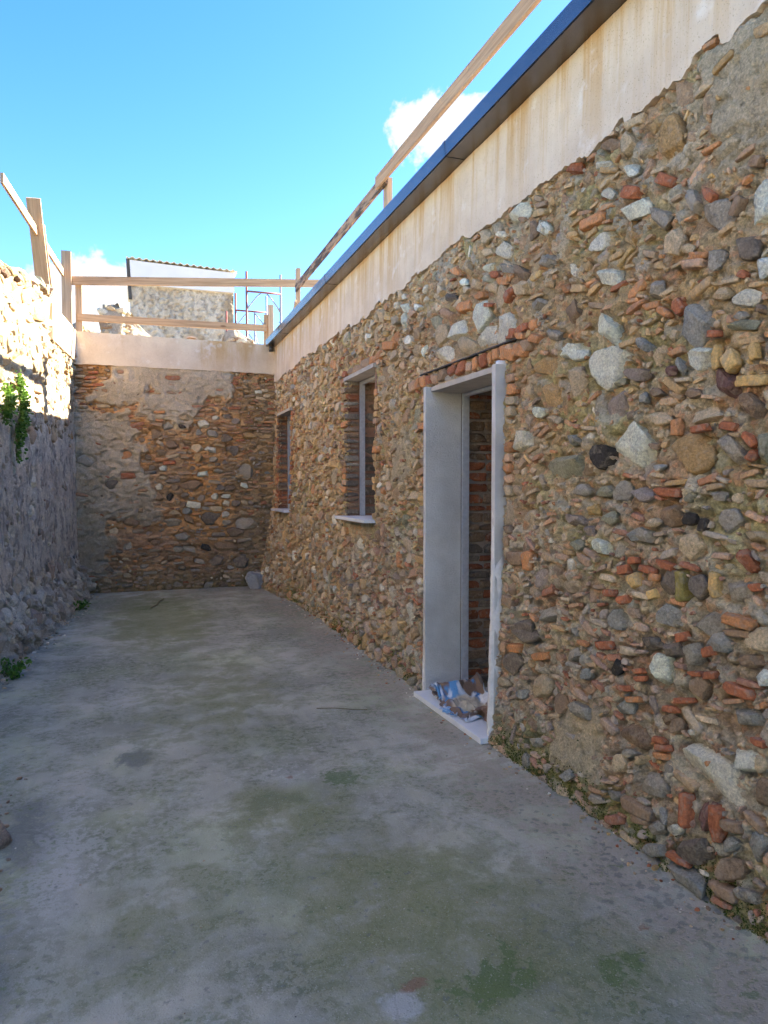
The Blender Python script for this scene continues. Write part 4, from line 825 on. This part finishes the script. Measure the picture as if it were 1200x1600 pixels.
def lsheet():
    us = np.concatenate([np.arange(-1.5, 5.4, .05), np.arange(5.4, 11.02, .0155)]); fr_ = np.r_[np.linspace(-.015, 1, 215), np.linspace(1.02, 1.3, 14)]
    U, T = np.meshgrid(us, fr_, indexing='ij'); tp = ltop(U)
    V = np.minimum(T, 1)*tp; H = lh(U, V); ov = np.clip(T-1, 0, 1)
    H = H*(1-ov*2.5)-ov*1.7-.03*sm(T, .985, 1.0); V = V+ov*.10+ov*.25*(fbm(U, T*4, 7, 3, 134)-.5)
    X = LW.P(U.ravel(), V.ravel(), H.ravel()); nu, nv = U.shape; I = np.arange(nu*nv).reshape(nu, nv)
    F = np.stack([I[:-1, :-1], I[:-1, 1:], I[1:, 1:], I[1:, :-1]], -1).reshape(-1, 4)
    t = X[F[9]]
    if np.cross(t[1]-t[0], t[2]-t[0]) @ LW.N < 0: F = F[:, ::-1]
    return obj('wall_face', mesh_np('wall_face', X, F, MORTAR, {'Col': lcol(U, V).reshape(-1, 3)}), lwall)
fl = Filler(5.0, 10.9, .05, 3.62, 9)
fl.manual(TL)
_lt = np.arange(4.5, 11.2, .01); _lv = ltop(_lt)
ltp = lambda u: float(np.interp(u, _lt, _lv))
wl = lambda u, v: (1.0 if v < ltp(u)-.04 else 0)*(1 if v > 2.75 else (.25 if v > 2.1 else (.02 if v > .6 else .6)))
lp = lambda u, v, r: tuple(.7*x for x in PAL[r.choice('cccowPcn')]) if v > 2 else PAL[r.choice('gglwwu')]
fl.scatter(900, lambda r: r.uniform(.08, .14), lp, 'r', wl, lambda r: r.gauss(0, 25), (.5, .9), .004, (.01, .035))
fl.scatter(2200, lambda r: r.uniform(.035, .07), lp, 'r', wl, None, (.5, .95), .003, (.005, .025))
fl.scatter(2200, lambda r: r.uniform(.018, .035), lp, 'r', wl, None, (.5, .95), .003, (.005, .02))
SL = sockets(fl)
lface = lsheet()
lay(fl.items, LW, lh_s, lface, 300, 9, 'small_rubble')
# stones of the broken top course
rt = random.Random(31); u = 6.4
while u < 9.3:
    a = rt.uniform(.06, .13); c = PAL[rt.choice('ccowcn')]; top = ltp(u)
    for nn in (-.06, -.28):
        b = rt.uniform(.045, .08); cen = LW.P(u+rt.uniform(-.03, .03), top-.01+rt.uniform(-.02, .03), nn)
        an = rt.uniform(-.3, .3)
        M = Matrix.Translation(cen) @ Matrix(((_ld[0], _ld[1], 0), (LW.N[0], LW.N[1], 0), (0, 0, 1))).transposed().to_4x4() @ Matrix.Rotation(an, 4, 'Y') @ Matrix.Diagonal((a, rt.uniform(.08, .13), b, 1))
        o = obj('stone', rt.choice(ROCK_HI), lface, M); o.color = (*[x*rt.uniform(.6, .8) for x in c], 1)
    u += a*1.7
lm = Matrix(((_ld[0], LW.N[0], 0, LW.O[0]), (_ld[1], LW.N[1], 0, 0), (0, 0, 1, 0), (0, 0, 0, 1)))
b_ = MB(); b_.box((-1.5, -.55, -.05), (11.2, -.10, 3.05), lm); b_.build('wall_core', EARTH, lwall)
b_ = MB(); b_.box((9.22, -.36, 3.22), (10.78, .03, 3.645), lm); b_.build('concrete_beam', PLASTER, lwall, bevel=.006)['label'] = 'pale sunlit concrete beam end'
# ------------------------------------------------------------------ timber railings
def board(name, p0, p1, wid, thk, mat, parent, wdir=(0, 0, 1)):
    """sawn board from p0 to p1; wid is measured along wdir"""
    p0 = Vector(p0); p1 = Vector(p1); xa = (p1-p0); L = xa.length; xa.normalize()
    wd = Vector(wdir); wd = (wd-xa*wd.dot(xa)).normalized(); td = xa.cross(wd)
    M = Matrix.Translation((p0+p1)/2) @ Matrix((xa, wd, td)).transposed().to_4x4()
    mb = MB(); mb.box((-L/2, -wid/2, -thk/2), (L/2, wid/2, thk/2))
    return obj(name, mb.mesh(name, mat, False, .003), parent, M)
rail_r = empty('timber_railing', (2.05, 6, 3.66), 'timber guard rail running along the eaves above the gutter', 'railing')
board('rail', (2.05, 1.2, 4.075), (2.05, 6.02, 4.165), .105, .028, WOOD, rail_r)
board('rail', (2.082, 5.84, 4.155), (2.082, 9.45, 4.150), .105, .028, WOODD, rail_r)['label'] = 'rail board with black stains'
board('post', (2.120, 5.92, 3.55), (2.120, 5.92, 4.17), .11, .045, WOODP, rail_r, (0, 1, 0))
board('post', (2.120, 9.52, 3.55), (2.125, 9.52, 4.43), .09, .05, WOODP, rail_r, (0, 1, 0))
board('post', (2.120, 2.0, 3.55), (2.120, 2.0, 4.15), .11, .045, WOODP, rail_r, (0, 1, 0))
board('brace', (2.075, 9.44, 3.98), (2.075, 9.62, 3.80), .05, .025, WOODP, rail_r, (0, 1, 1))
rail_b = empty('timber_railing', (.65, 10.95, 3.63), 'two-board timber railing on top of the end wall', 'railing')
board('rail', (-.80, 10.93, 4.375), (2.95, 10.93, 4.685), .118, .03, WOOD, rail_b)
board('rail', (-.72, 10.975, 3.885), (1.96, 10.975, 3.925), .10, .03, WOOD, rail_b)
board('post', (-.845, 10.885, 3.60), (-.845, 10.885, 4.765), .125, .05, WOODP, rail_b, (1, 0, 0))
board('post', (-.70, 11.02, 3.60), (-.70, 11.02, 4.36), .085, .05, WOODP, rail_b, (1, 0, 0))
board('post', (2.015, 10.955, 3.60), (2.015, 10.955, 4.28), .075, .05, WOODP, rail_b, (1, 0, 0))
board('post', (1.99, 11.02, 3.60), (1.99, 11.02, 4.14), .14, .04, WOODP, rail_b, (1, 0, 0))
rail_l = empty('timber_railing', (-1.0, 9.5, 3.65), 'sloping timber railing with a wide post on the left wall', 'railing')
def onleft(u, v, n): return tuple(LW.P(np.array(u), np.array(v), np.array(n)))
board('rail', onleft(7.85, 4.49, -.15), onleft(10.95, 4.46, -.15), .10, .03, WOOD, rail_l)
board('post', (-1.045, 9.12, 4.80), (-.985, 9.78, 3.50), .15, .045, WOODP, rail_l, (1, 0, 0))
board('brace', (-1.02, 9.47, 4.62), (-.96, 10.12, 3.55), .11, .04, WOODP, rail_l, (1, 0, 0))

# ------------------------------------------------------------------ tower behind, ruins, scaffold
tower = empty('tower_house', (1.4, 24, 0), 'narrow old house behind the end wall with corrugated sloping roof', 'house')
TWd = Wall((0, 22, 0), (1, 0, 0), (0, -1, 0), 0)
def th(u, v):
    p = sm(v+.05*(fbm(u, v, 5, 3, 140)-.5), 7.30, 7.34)
    return (.07*(fbm(u, v, 4, 4, 141, .6)-.5)-.05*sm(fbm(u, v, 12, 3, 142), .56, .7))*(1-p)+.05*p
def tcol(u, v):
    p = sm(v+.05*(fbm(u, v, 5, 3, 140)-.5), 7.30, 7.34)
    c = lerp((.58, .48, .35), (.68, .60, .48), sm(fbm(u, v, 4, 4, 143), .35, .65))
    c = lerp(c, (.36, .27, .17), .8*sm(fbm(u, v, 1.6, 4, 144)+.35*sm(u, 2.3, 2.9), .58, .8))
    c = lerp(c, (.33, .29, .25), .7*sm(fbm(u, v, 11, 3, 145), .60, .72))
    return lerp(c, (.80, .78, .74), p)
def tsheet():
    us = np.arange(-.02, 2.93, .03); t = np.linspace(0, 1, 190)
    U, T = np.meshgrid(us, t, indexing='ij'); V = 3.0+T*(8.02-.03*U-3.0); H = th(U, V)
    X = TWd.P(U.ravel(), V.ravel(), H.ravel()); nu, nv = U.shape; I = np.arange(nu*nv).reshape(nu, nv)
    F = np.stack([I[:-1, :-1], I[1:, :-1], I[1:, 1:], I[:-1, 1:]], -1).reshape(-1, 4)
    return obj('wall', mesh_np('wall', X, F, MORTAR, {'Col': tcol(U, V).reshape(-1, 3)}), tower)
tsheet()
gb = MB(); gb.v = [(-.03, y, z) for y, z in ((21.90, 7.33), (22.0, 7.33), (22.0, 8.0), (21.90, 8.0))]+[(2.93, y, z) for y, z in ((21.90, 7.33), (22.0, 7.33), (22.0, 7.92), (21.90, 7.92))]
gb.f = [(0, 1, 2, 3), (7, 6, 5, 4), (0, 3, 7, 4), (1, 5, 6, 2), (3, 2, 6, 7), (0, 4, 5, 1)]; gb.build('gable_plaster', GABLE, tower)
b_ = MB(); b_.box((-.03, 22.08, -.05), (2.92, 27, 7.90)); b_.build('wall_core', TWALL, tower)
xs = np.linspace(-.12, 3.02, 130); V = []; 
for y in (21.86, 27.1):
    for k, xx in enumerate(xs): V.append((xx, y, 8.075-.03*xx+.022*math.sin(xx*2*math.pi/.19)))
for y in (21.86, 27.1):
    for k, xx in enumerate(xs): V.append((xx, y, 8.062-.03*xx+.022*math.sin(xx*2*math.pi/.19)))
n = len(xs); F = [(k, k+1, n+k+1, n+k) for k in range(n-1)]+[(2*n+k, 3*n+k, 3*n+k+1, 2*n+k+1) for k in range(n-1)]+[(k, 2*n+k, 2*n+k+1, k+1) for k in range(n-1)]
obj('roof', mesh_np('roof', V, F, SHEETM, smooth=False), tower)
b_ = MB(); b_.box((-.13, 21.9, 6.9), (-.035, 22.0, 8.03)); b_.v = [(x+(0 if z > 7.5 else .06), y, z) for x, y, z in b_.v]; b_.build('verge_trim', DARKTRIM, tower)

def lump_wall(name, label, cat, x0, x1, y0, y1, topf, seed, cc=((.40, .33, .24), (.56, .48, .37))):
    """stub of a ruined wall: closed displaced box with a broken top, and stones on it"""
    root = empty(name, ((x0+x1)/2, (y0+y1)/2, 0), label, cat)
    per = []; st = .05
    for x_ in np.arange(x0, x1, st): per.append((x_, y0, 0, -1))
    for y_ in np.arange(y0, y1, st): per.append((x1, y_, 1, 0))
    for x_ in np.arange(x1, x0, -st): per.append((x_, y1, 0, 1))
    for y_ in np.arange(y1, y0, -st): per.append((x0, y_, -1, 0))
    per = np.array(per); s_ = np.arange(len(per))*st; T = np.linspace(0, 1, 70); S_, T_ = np.meshgrid(s_, T, indexing='ij')
    tp = topf(per[:, 0])[:, None]; Z = 2.6+T_*(tp-2.6)
    d1, d2, i1 = cellular(S_, Z, 7, seed); H = .09*(fbm(S_, Z, 5, 4, seed+1)-.5)+.05*(i1-.5)*sm(d2-d1, 0, .2)-.07*T_**14
    V = np.stack([per[:, 0][:, None]+per[:, 2][:, None]*H, per[:, 1][:, None]+per[:, 3][:, None]*H, Z+.05*(fbm(S_, Z, 6, 3, seed+2)-.5)*T_], -1).reshape(-1, 3)
    nu, nv = S_.shape; I = np.arange(nu*nv).reshape(nu, nv); J = np.roll(I, -1, 0)
    F = np.stack([I[:, :-1], J[:, :-1], J[:, 1:], I[:, 1:]], -1).reshape(-1, 4)
    C = lerp(cc[0], cc[1], np.clip(i1*.7+.3*fbm(S_, Z, 3, 3, seed+3), 0, 1)).reshape(-1, 3)
    # cap: fan to a centre vertex
    cv = np.array([[(x0+x1)/2, (y0+y1)/2, float(topf(np.array([(x0+x1)/2]))[0])+.02]]); V = np.r_[V, cv]; C = np.r_[C, [cc[0]]]
    ci = len(V)-1; tops = I[:, -1]; F2 = np.stack([tops, np.roll(tops, -1), np.full(nu, ci), np.full(nu, ci)], -1)
    F3 = np.r_[np.c_[F[:, :3]], np.c_[F[:, 0], F[:, 2], F[:, 3]], F2[:, :3]]
    obj('masonry', mesh_np('masonry', V, F3, MORTAR, {'Col': C}), root)
    rr = random.Random(seed)
    for k in range(26):
        a = rr.uniform(.05, .12); xx = rr.uniform(x0, x1); zz = rr.uniform(3.6, float(topf(np.array([xx]))[0]))
        M = Matrix.Translation((xx, y0+.045, zz-.06)) @ Matrix.Rotation(R(90), 4, 'X') @ Matrix.Rotation(rr.uniform(-.4, .4), 4, 'Z') @ Matrix.Diagonal((a, a*rr.uniform(.5, .8), .07, 1))
        o = obj('stone', rr.choice(ROCK_HI), root, M); o.color = (*PAL[rr.choice('cowcnP')], 1)
    return root
lump_wall('ruined_pier', 'broken stone pier rising left of the narrow old house', 'ruin', -.46, -.13, 13.0, 13.5, lambda x: 4.60+.05*(fbm(x, 0*x, 8, 2, 150)-.5), 151)
lump_wall('ruined_wall', 'low sunlit ruined wall stepping down beside the broken pier', 'ruin', -.10, .45, 13.25, 13.7, lambda x: 4.55-.95*np.clip(x+.1, 0, 1)+.05*(fbm(x, 0*x, 8, 2, 155)-.5), 156, ((.50, .43, .32), (.62, .55, .43)))
lump_wall('ruined_wall', 'small broken masonry lump at the foot of the scaffold', 'ruin', 1.55, 2.12, 13.0, 13.5, lambda x: 4.10+.30*np.exp(-((x-1.72)/.16)**2)+.10*np.exp(-((x-1.98)/.1)**2), 161, ((.42, .33, .22), (.60, .52, .42)))
lump_wall('ruined_wall', 'ragged stone remnant on the left behind the end wall railing', 'ruin', -1.25, -.55, 11.6, 12.1, lambda x: 3.80+.16*np.exp(-((x+.75)/.16)**2), 171)
rt_ = empty('roof_tile', (.83, 10.97, 3.63), 'single broken clay roof tile lying on the concrete beam', 'tile')
V = []; F = []
for iy, yy in enumerate((-.12, .0, .12)):
    for k in range(9):
        an = math.pi*k/8; V.append((.83-.10*math.cos(an), 10.97+yy, 3.640+.065*math.sin(an)+.01*iy)); V.append((.83-.086*math.cos(an), 10.97+yy, 3.633+.052*math.sin(an)+.01*iy))
for iy in range(2):
    for k in range(8):
        a = iy*18+k*2; F += [(a, a+2, a+20, a+18), (a+1, a+19, a+21, a+3)]
for k in range(8): F += [(k*2, k*2+1, k*2+3, k*2+2)]
obj('tile_body', mesh_np('tile_body', V, F, TERRA), rt_)
SCR = mat_simple('scaffold_red', (.22, .06, .05), (.30, .12, .10), 6, .5, 0, metal=.2); SCG = mat_simple('scaffold_grey', (.30, .30, .32), (.38, .38, .40), 6, .45, 0, metal=.4)
sc = empty('scaffold', (2.8, 17.8, 0), 'red and grey tube scaffold frame behind the end wall', 'scaffold')
for fi, y in enumerate((16.0, 17.8, 19.6)):
    for sx in (2.41, 3.17):
        MB().tube([(sx, y, 0), (sx, y, 6.25-.02*fi)], .024, 8).build('upright', SCR if sx < 3 else SCG, sc, True)
    for z in (4.0, 5.82):
        MB().tube([(2.41, y, z), (3.17, y, z)], .022, 8).build('crossbar', SCR, sc, True)
        MB().tube([(2.41, y, z-.42), (2.50, y, z-.28), (2.62, y, z-.12), (2.72, y, z-.03)], .016, 6).build('brace', SCG, sc, True)
        MB().tube([(3.17, y, z-.42), (3.08, y, z-.28), (2.96, y, z-.12), (2.86, y, z-.03)], .016, 6).build('brace', SCG, sc, True)
    for z in (5.2, 5.5):
        for sx in (2.41, 3.17): MB().tube([(sx, y, z), (sx+(.05 if sx < 3 else -.05), y, z-.01)], .01, 6).build('pin', SCR, sc, True)
for y0_ in (16.0, 17.8):
    MB().tube([(3.17, y0_, 4.2), (3.17, y0_+1.8, 5.7)], .014, 6).build('brace', SCG, sc, True)

# ------------------------------------------------------------------ torn cement bag on the doorstep
BAGM, qb = new_mat('bag_paper')
vc = qb.n('ShaderNodeVertexColor', layer_name='Col').outputs[0]; Pn = pos(qb)
finish(qb, qb.mix(1.0, vc, qb.mix(qb.noise(Pn, 40, 4, .6), (.75, .75, .75), (1.15, 1.15, 1.15)), 'MULTIPLY'), .6, qb.noise(Pn, 55, 4, .6), .5, .012)
bag = empty('cement_bag', (2.05, 4.1, .047), 'torn blue and white paper cement bag crumpled on the doorstep', 'bag')
def crumple(name, x0, x1, y0, y1, hf, cf, seed, n=46):
    a = np.linspace(0, 1, n); A, B = np.meshgrid(a, a, indexing='ij')
    e1, e2, i1 = cellular(A, B, 4.5, seed); 
    ridge = np.abs(fbm(A, B, 3, 3, seed+1)-.5)*2+.6*np.abs(fbm(A, B, 7, 2, seed+2)-.5)
    wx = .035*(fbm(A, B, 4, 3, seed+3)-.5)*2; wy = .05*(fbm(A, B, 4, 3, seed+4)-.5)*2
    ed = .05*(fbm(A, B, 6, 2, seed+5)-.5)
    Xc = x0+(x1-x0)*A+wx+ed; Yc = y0+(y1-y0)*B+wy+ed
    Z = .052+hf(A, B, ridge)
    I = np.arange(n*n).reshape(n, n); F = np.stack([I[:-1, :-1], I[1:, :-1], I[1:, 1:], I[:-1, 1:]], -1).reshape(-1, 4)
    me = mesh_np(name, np.c_[Xc.ravel(), Yc.ravel(), Z.ravel()], F, BAGM, {'Col': cf(A, B).reshape(-1, 3)}, smooth=False)
    o = obj(name, me, bag); md = o.modifiers.new('thickness', 'SOLIDIFY'); md.thickness = .0015; return o
def cblue(A, B):
    c = lerp((.72, .74, .76), (.10, .28, .52), sm(fbm(A, B, 6, 3, 201), .44, .54))
    c = lerp(c, (.20, .13, .09), sm(fbm(A, B, 5, 3, 202), .53, .60))
    return lerp(c, (.48, .42, .31), sm(.30-np.hypot(A-.45, B-.45), -.02, .06))
crumple('printed_paper', 1.90, 2.27, 3.92, 4.45, lambda A, B, r: .09*r*sm(np.minimum(np.minimum(A, 1-A), np.minimum(B, 1-B)), -.05, .12)+.085*sm(B, .72, .95)+.05*sm(A, .7, 1), cblue, 210)
crumple('kraft_flap', 1.99, 2.24, 3.76, 4.02, lambda A, B, r: .02+.09*np.sin(np.clip(B, 0, 1)*math.pi)*(.5+.5*A)+.015*r, lambda A, B: lerp((.22, .13, .085), (.27, .165, .11), fbm(A, B, 5, 3, 221)), 220, 26)
crumple('paper_scrap', 1.872, 1.955, 4.03, 4.20, lambda A, B, r: .03*r, lambda A, B: lerp((.66, .70, .74), (.22, .42, .66), sm(fbm(A, B, 5, 3, 231), .45, .55)), 230, 20)
crumple('paper_scrap', 1.92, 2.02, 4.33, 4.52, lambda A, B, r: .05*r+.05*B, lambda A, B: lerp((.58, .62, .66), (.24, .16, .11), sm(fbm(A, B, 4, 3, 241), .52, .58)), 240, 20)

# ------------------------------------------------------------------ plants
def leaves(name, pts, nrm, size, mat, parent, seed, droop=.3):
    r = np.random.RandomState(seed); n = len(pts); V = np.zeros((n, 6, 3)); C = np.zeros((n, 6, 3))
    for k in range(n):
        d = nrm[k]+r.normal(size=3)*.8; d[2] += droop*r.uniform(-1, 1.2); d /= np.linalg.norm(d)
        s = np.cross(d, r.normal(size=3)); s /= np.linalg.norm(s); nn = np.cross(s, d); L = size*r.uniform(.6, 1.3); w_ = L*.36
        p = pts[k]; V[k] = [p, p+d*L*.35+s*w_+nn*L*.06, p+d*L*.75+s*w_*.8+nn*L*.02, p+d*L-nn*L*.15, p+d*L*.75-s*w_*.8+nn*L*.02, p+d*L*.35-s*w_+nn*L*.06]
        C[k] = r.uniform(.0, 1)
    F = np.array([[0, 1, 2], [0, 2, 3], [0, 3, 4], [0, 4, 5]]); F = (F[None]+np.arange(n)[:, None, None]*6).reshape(-1, 3)
    return obj(name, mesh_np(name, V.reshape(-1, 3), F, mat, {'Col': C.reshape(-1, 3)}, smooth=False), parent)
def wall_plant(label, u, vtop, vbot, wid, n, seed):
    base = LW.P(np.array(u), np.array(vtop), np.array(0.03)); root = empty('wall_plant', tuple(base), label, 'plant')
    r = np.random.RandomState(seed); pts = []; nr = []
    mbs = MB()
    for s in range(9):
        du = r.uniform(-wid, wid)*.8; vb = vbot+r.uniform(0, .35)*(vtop-vbot)
        path = [LW.P(np.array(u+du*t+.03*math.sin(5*t+s)), np.array(vtop-.06+(vb-vtop+.06)*t), np.array(.02+.05*math.sin(math.pi*min(1, t*1.15))+.02*r.rand())) for t in np.linspace(0, 1, 7)]
        mbs.tube([tuple(p) for p in path], .004, 5)
        for k in range(n//9):
            t = r.uniform(0, 1)**.85; i = min(5, int(t*6)); p = path[i]+(path[i+1]-path[i])*(t*6-i)
            q_ = p+_ld*r.normal()*wid*.42*(.45+.9*math.sin(math.pi*min(1, t+.12)))+LW.N*abs(r.normal())*.025+np.array([0, 0, r.normal()*.035]); pts.append(q_); nr.append(LW.N*.7+np.array([0, 0, -.15])+_ld*r.normal()*.4)
    mbs.build('stem', STEM, root); leaves('foliage', pts, nr, .034, LEAF, root, seed+1); return root
wall_plant('tall bushy green plant hanging from the left wall', 7.44, 2.58, 1.72, .05, 900, 41)
wall_plant('small green plant at the very left edge of the left wall', 6.98, 2.42, 2.0, .10, 420, 47)
def weed(label, x, y, rad, h, n, seed):
    root = empty('weed', (x, y, 0), label, 'plant'); r = np.random.RandomState(seed); pts = []; nr = []; mbs = MB()
    for s in range(12):
        a = r.uniform(0, 6.28); L = rad*r.uniform(.4, 1); tip = np.array([x+L*math.cos(a), y+L*math.sin(a), h*r.uniform(.5, 1)]); b0 = np.array([x+.2*L*math.cos(a), y+.2*L*math.sin(a), -.01])
        mbs.tube([tuple(b0), tuple((b0+tip)/2+np.array([0, 0, .02])), tuple(tip)], .002, 4)
        for k in range(n//12):
            t = r.uniform(.2, 1); pts.append(b0+(tip-b0)*t+r.normal(size=3)*.015); nr.append(np.array([math.cos(a), math.sin(a), .6]))
    mbs.build('stem', STEM, root); leaves('foliage', pts, nr, .034, LEAF, root, seed+1)
weed('low green weed at the far foot of the left wall', -.66, 9.35, .13, .12, 260, 51)
weed('low green weed at the near foot of the left wall', -.93, 6.15, .14, .14, 260, 53)

# ------------------------------------------------------------------ loose stones, twigs, crumbs, moss
M = Matrix.Translation((-.60, 3.33, .05)) @ Matrix.Rotation(.4, 4, 'Z') @ Matrix.Diagonal((.085, .12, .09, 1))
o = obj('loose_stone', ROCK_HI[3], None, M); o.color = (.30, .22, .17, 1); tag(o, 'brownish loose stone on the slab at the left picture edge', 'stone')
M = Matrix.Translation((1.70, 10.52, .10)) @ Matrix.Rotation(.5, 4, 'Z') @ Matrix.Diagonal((.17, .13, .15, 1))
o = obj('loose_stone', ROCK_HI[6], None, M); o.color = (.48, .47, .45, 1); tag(o, 'pale stone block in the far right corner of the courtyard', 'stone')
def twig(label, pts, r_):
    o = MB().tube(pts, r_, 5).build('twig', STEM); tag(o, label, 'twig')
twig('thin straight twig lying on the slab before the doorway', [(1.14, 4.60, .012), (1.25, 4.56, .014), (1.36, 4.50, .012), (1.45, 4.45, .014)], .0032)
twig('small curved twig on the mossy far end of the slab', [(.18, 9.10, .014), (.26, 9.3, .02), (.29, 9.55, .018), (.36, 9.8, .014)], .007)
rc = np.random.RandomState(77); VV = []; FF = []; CC = []; off = 0
def crumb(x, y, s, c):
    global off
    Vs, Fs = ROCK_XS[rc.randint(12)]; an = rc.uniform(0, 6.28); ca, sa = math.cos(an), math.sin(an)
    X_ = Vs*np.array([s, s*rc.uniform(.6, 1), s*rc.uniform(.4, .7)]); X_ = np.c_[X_[:, 0]*ca-X_[:, 1]*sa, X_[:, 0]*sa+X_[:, 1]*ca, X_[:, 2]]
    z = float(floor_h(np.array(x), np.array(y)))+.02*float(sm(x, 1.75, 2.0))*.9
    VV.append(X_+np.array([x, y, z+s*.15])); FF.append(Fs+off); off += len(Vs); CC.append(np.tile(c, (len(Vs), 1)))
for k in range(420):
    y = 1.2+9.3*rc.rand()**1.3; crumb(1.93-abs(rc.normal())*.06, y, rc.uniform(.003, .012)*(1+.4*(rc.rand() < .05)), np.array(PAL['gnocRw'[rc.randint(6)]])*rc.uniform(.6, 1))
for k in range(150): crumb(rc.uniform(-.6, 1.9), 1.3+9*rc.rand()**1.4, rc.uniform(.002, .005), np.array(PAL['gndwk'[rc.randint(5)]])*rc.uniform(.5, 1))
for k in range(260):
    y = 5.4+5.2*rc.rand(); crumb(-1.1-.35/3.8*(6.95-y)+.16+abs(rc.normal())*.07, y, rc.uniform(.006, .024), np.array(PAL['gwgcl'[rc.randint(5)]])*rc.uniform(.6, 1))
for k in range(40):
    crumb(-.6+rc.normal()*.05, 3.2+rc.normal()*.5, rc.uniform(.005, .02), np.array(PAL['gnd'[rc.randint(3)]])*.8)
o = obj('stone_crumbs', mesh_np('stone_crumbs', np.concatenate(VV), np.concatenate(FF), CHIP, {'Col': np.concatenate(CC)}, smooth=False))
tag(o, 'loose stone crumbs and grit scattered on the slab', 'grit', None, 'stuff')
# moss cushions along the foot of the house wall
n = 26000; r = np.random.RandomState(88); uu = 1.1+9.2*r.rand(n)**1.4; vv = np.abs(r.normal(size=n))*.07
keep = (fbm(uu, vv, 2.2, 3, 301) > .47) & (vv < .4); keep |= (r.rand(n) < .5) & (uu < 2.3) & (fbm(uu, vv, 5, 3, 302) > .45)
keep &= ~((uu > 3.6) & (uu < 4.8)); uu = uu[keep]; vv = vv[keep]
H = rh(uu, vv)+.004; P_ = RW.P(uu, vv, H)
leaves('moss', P_, np.tile(np.array([-.8, 0, .6]), (len(uu), 1)), .0075, MOSS, None, 89)
mo = bpy.data.objects['moss']; tag(mo, 'yellow-green moss along the foot of the house wall', 'moss', None, 'stuff')
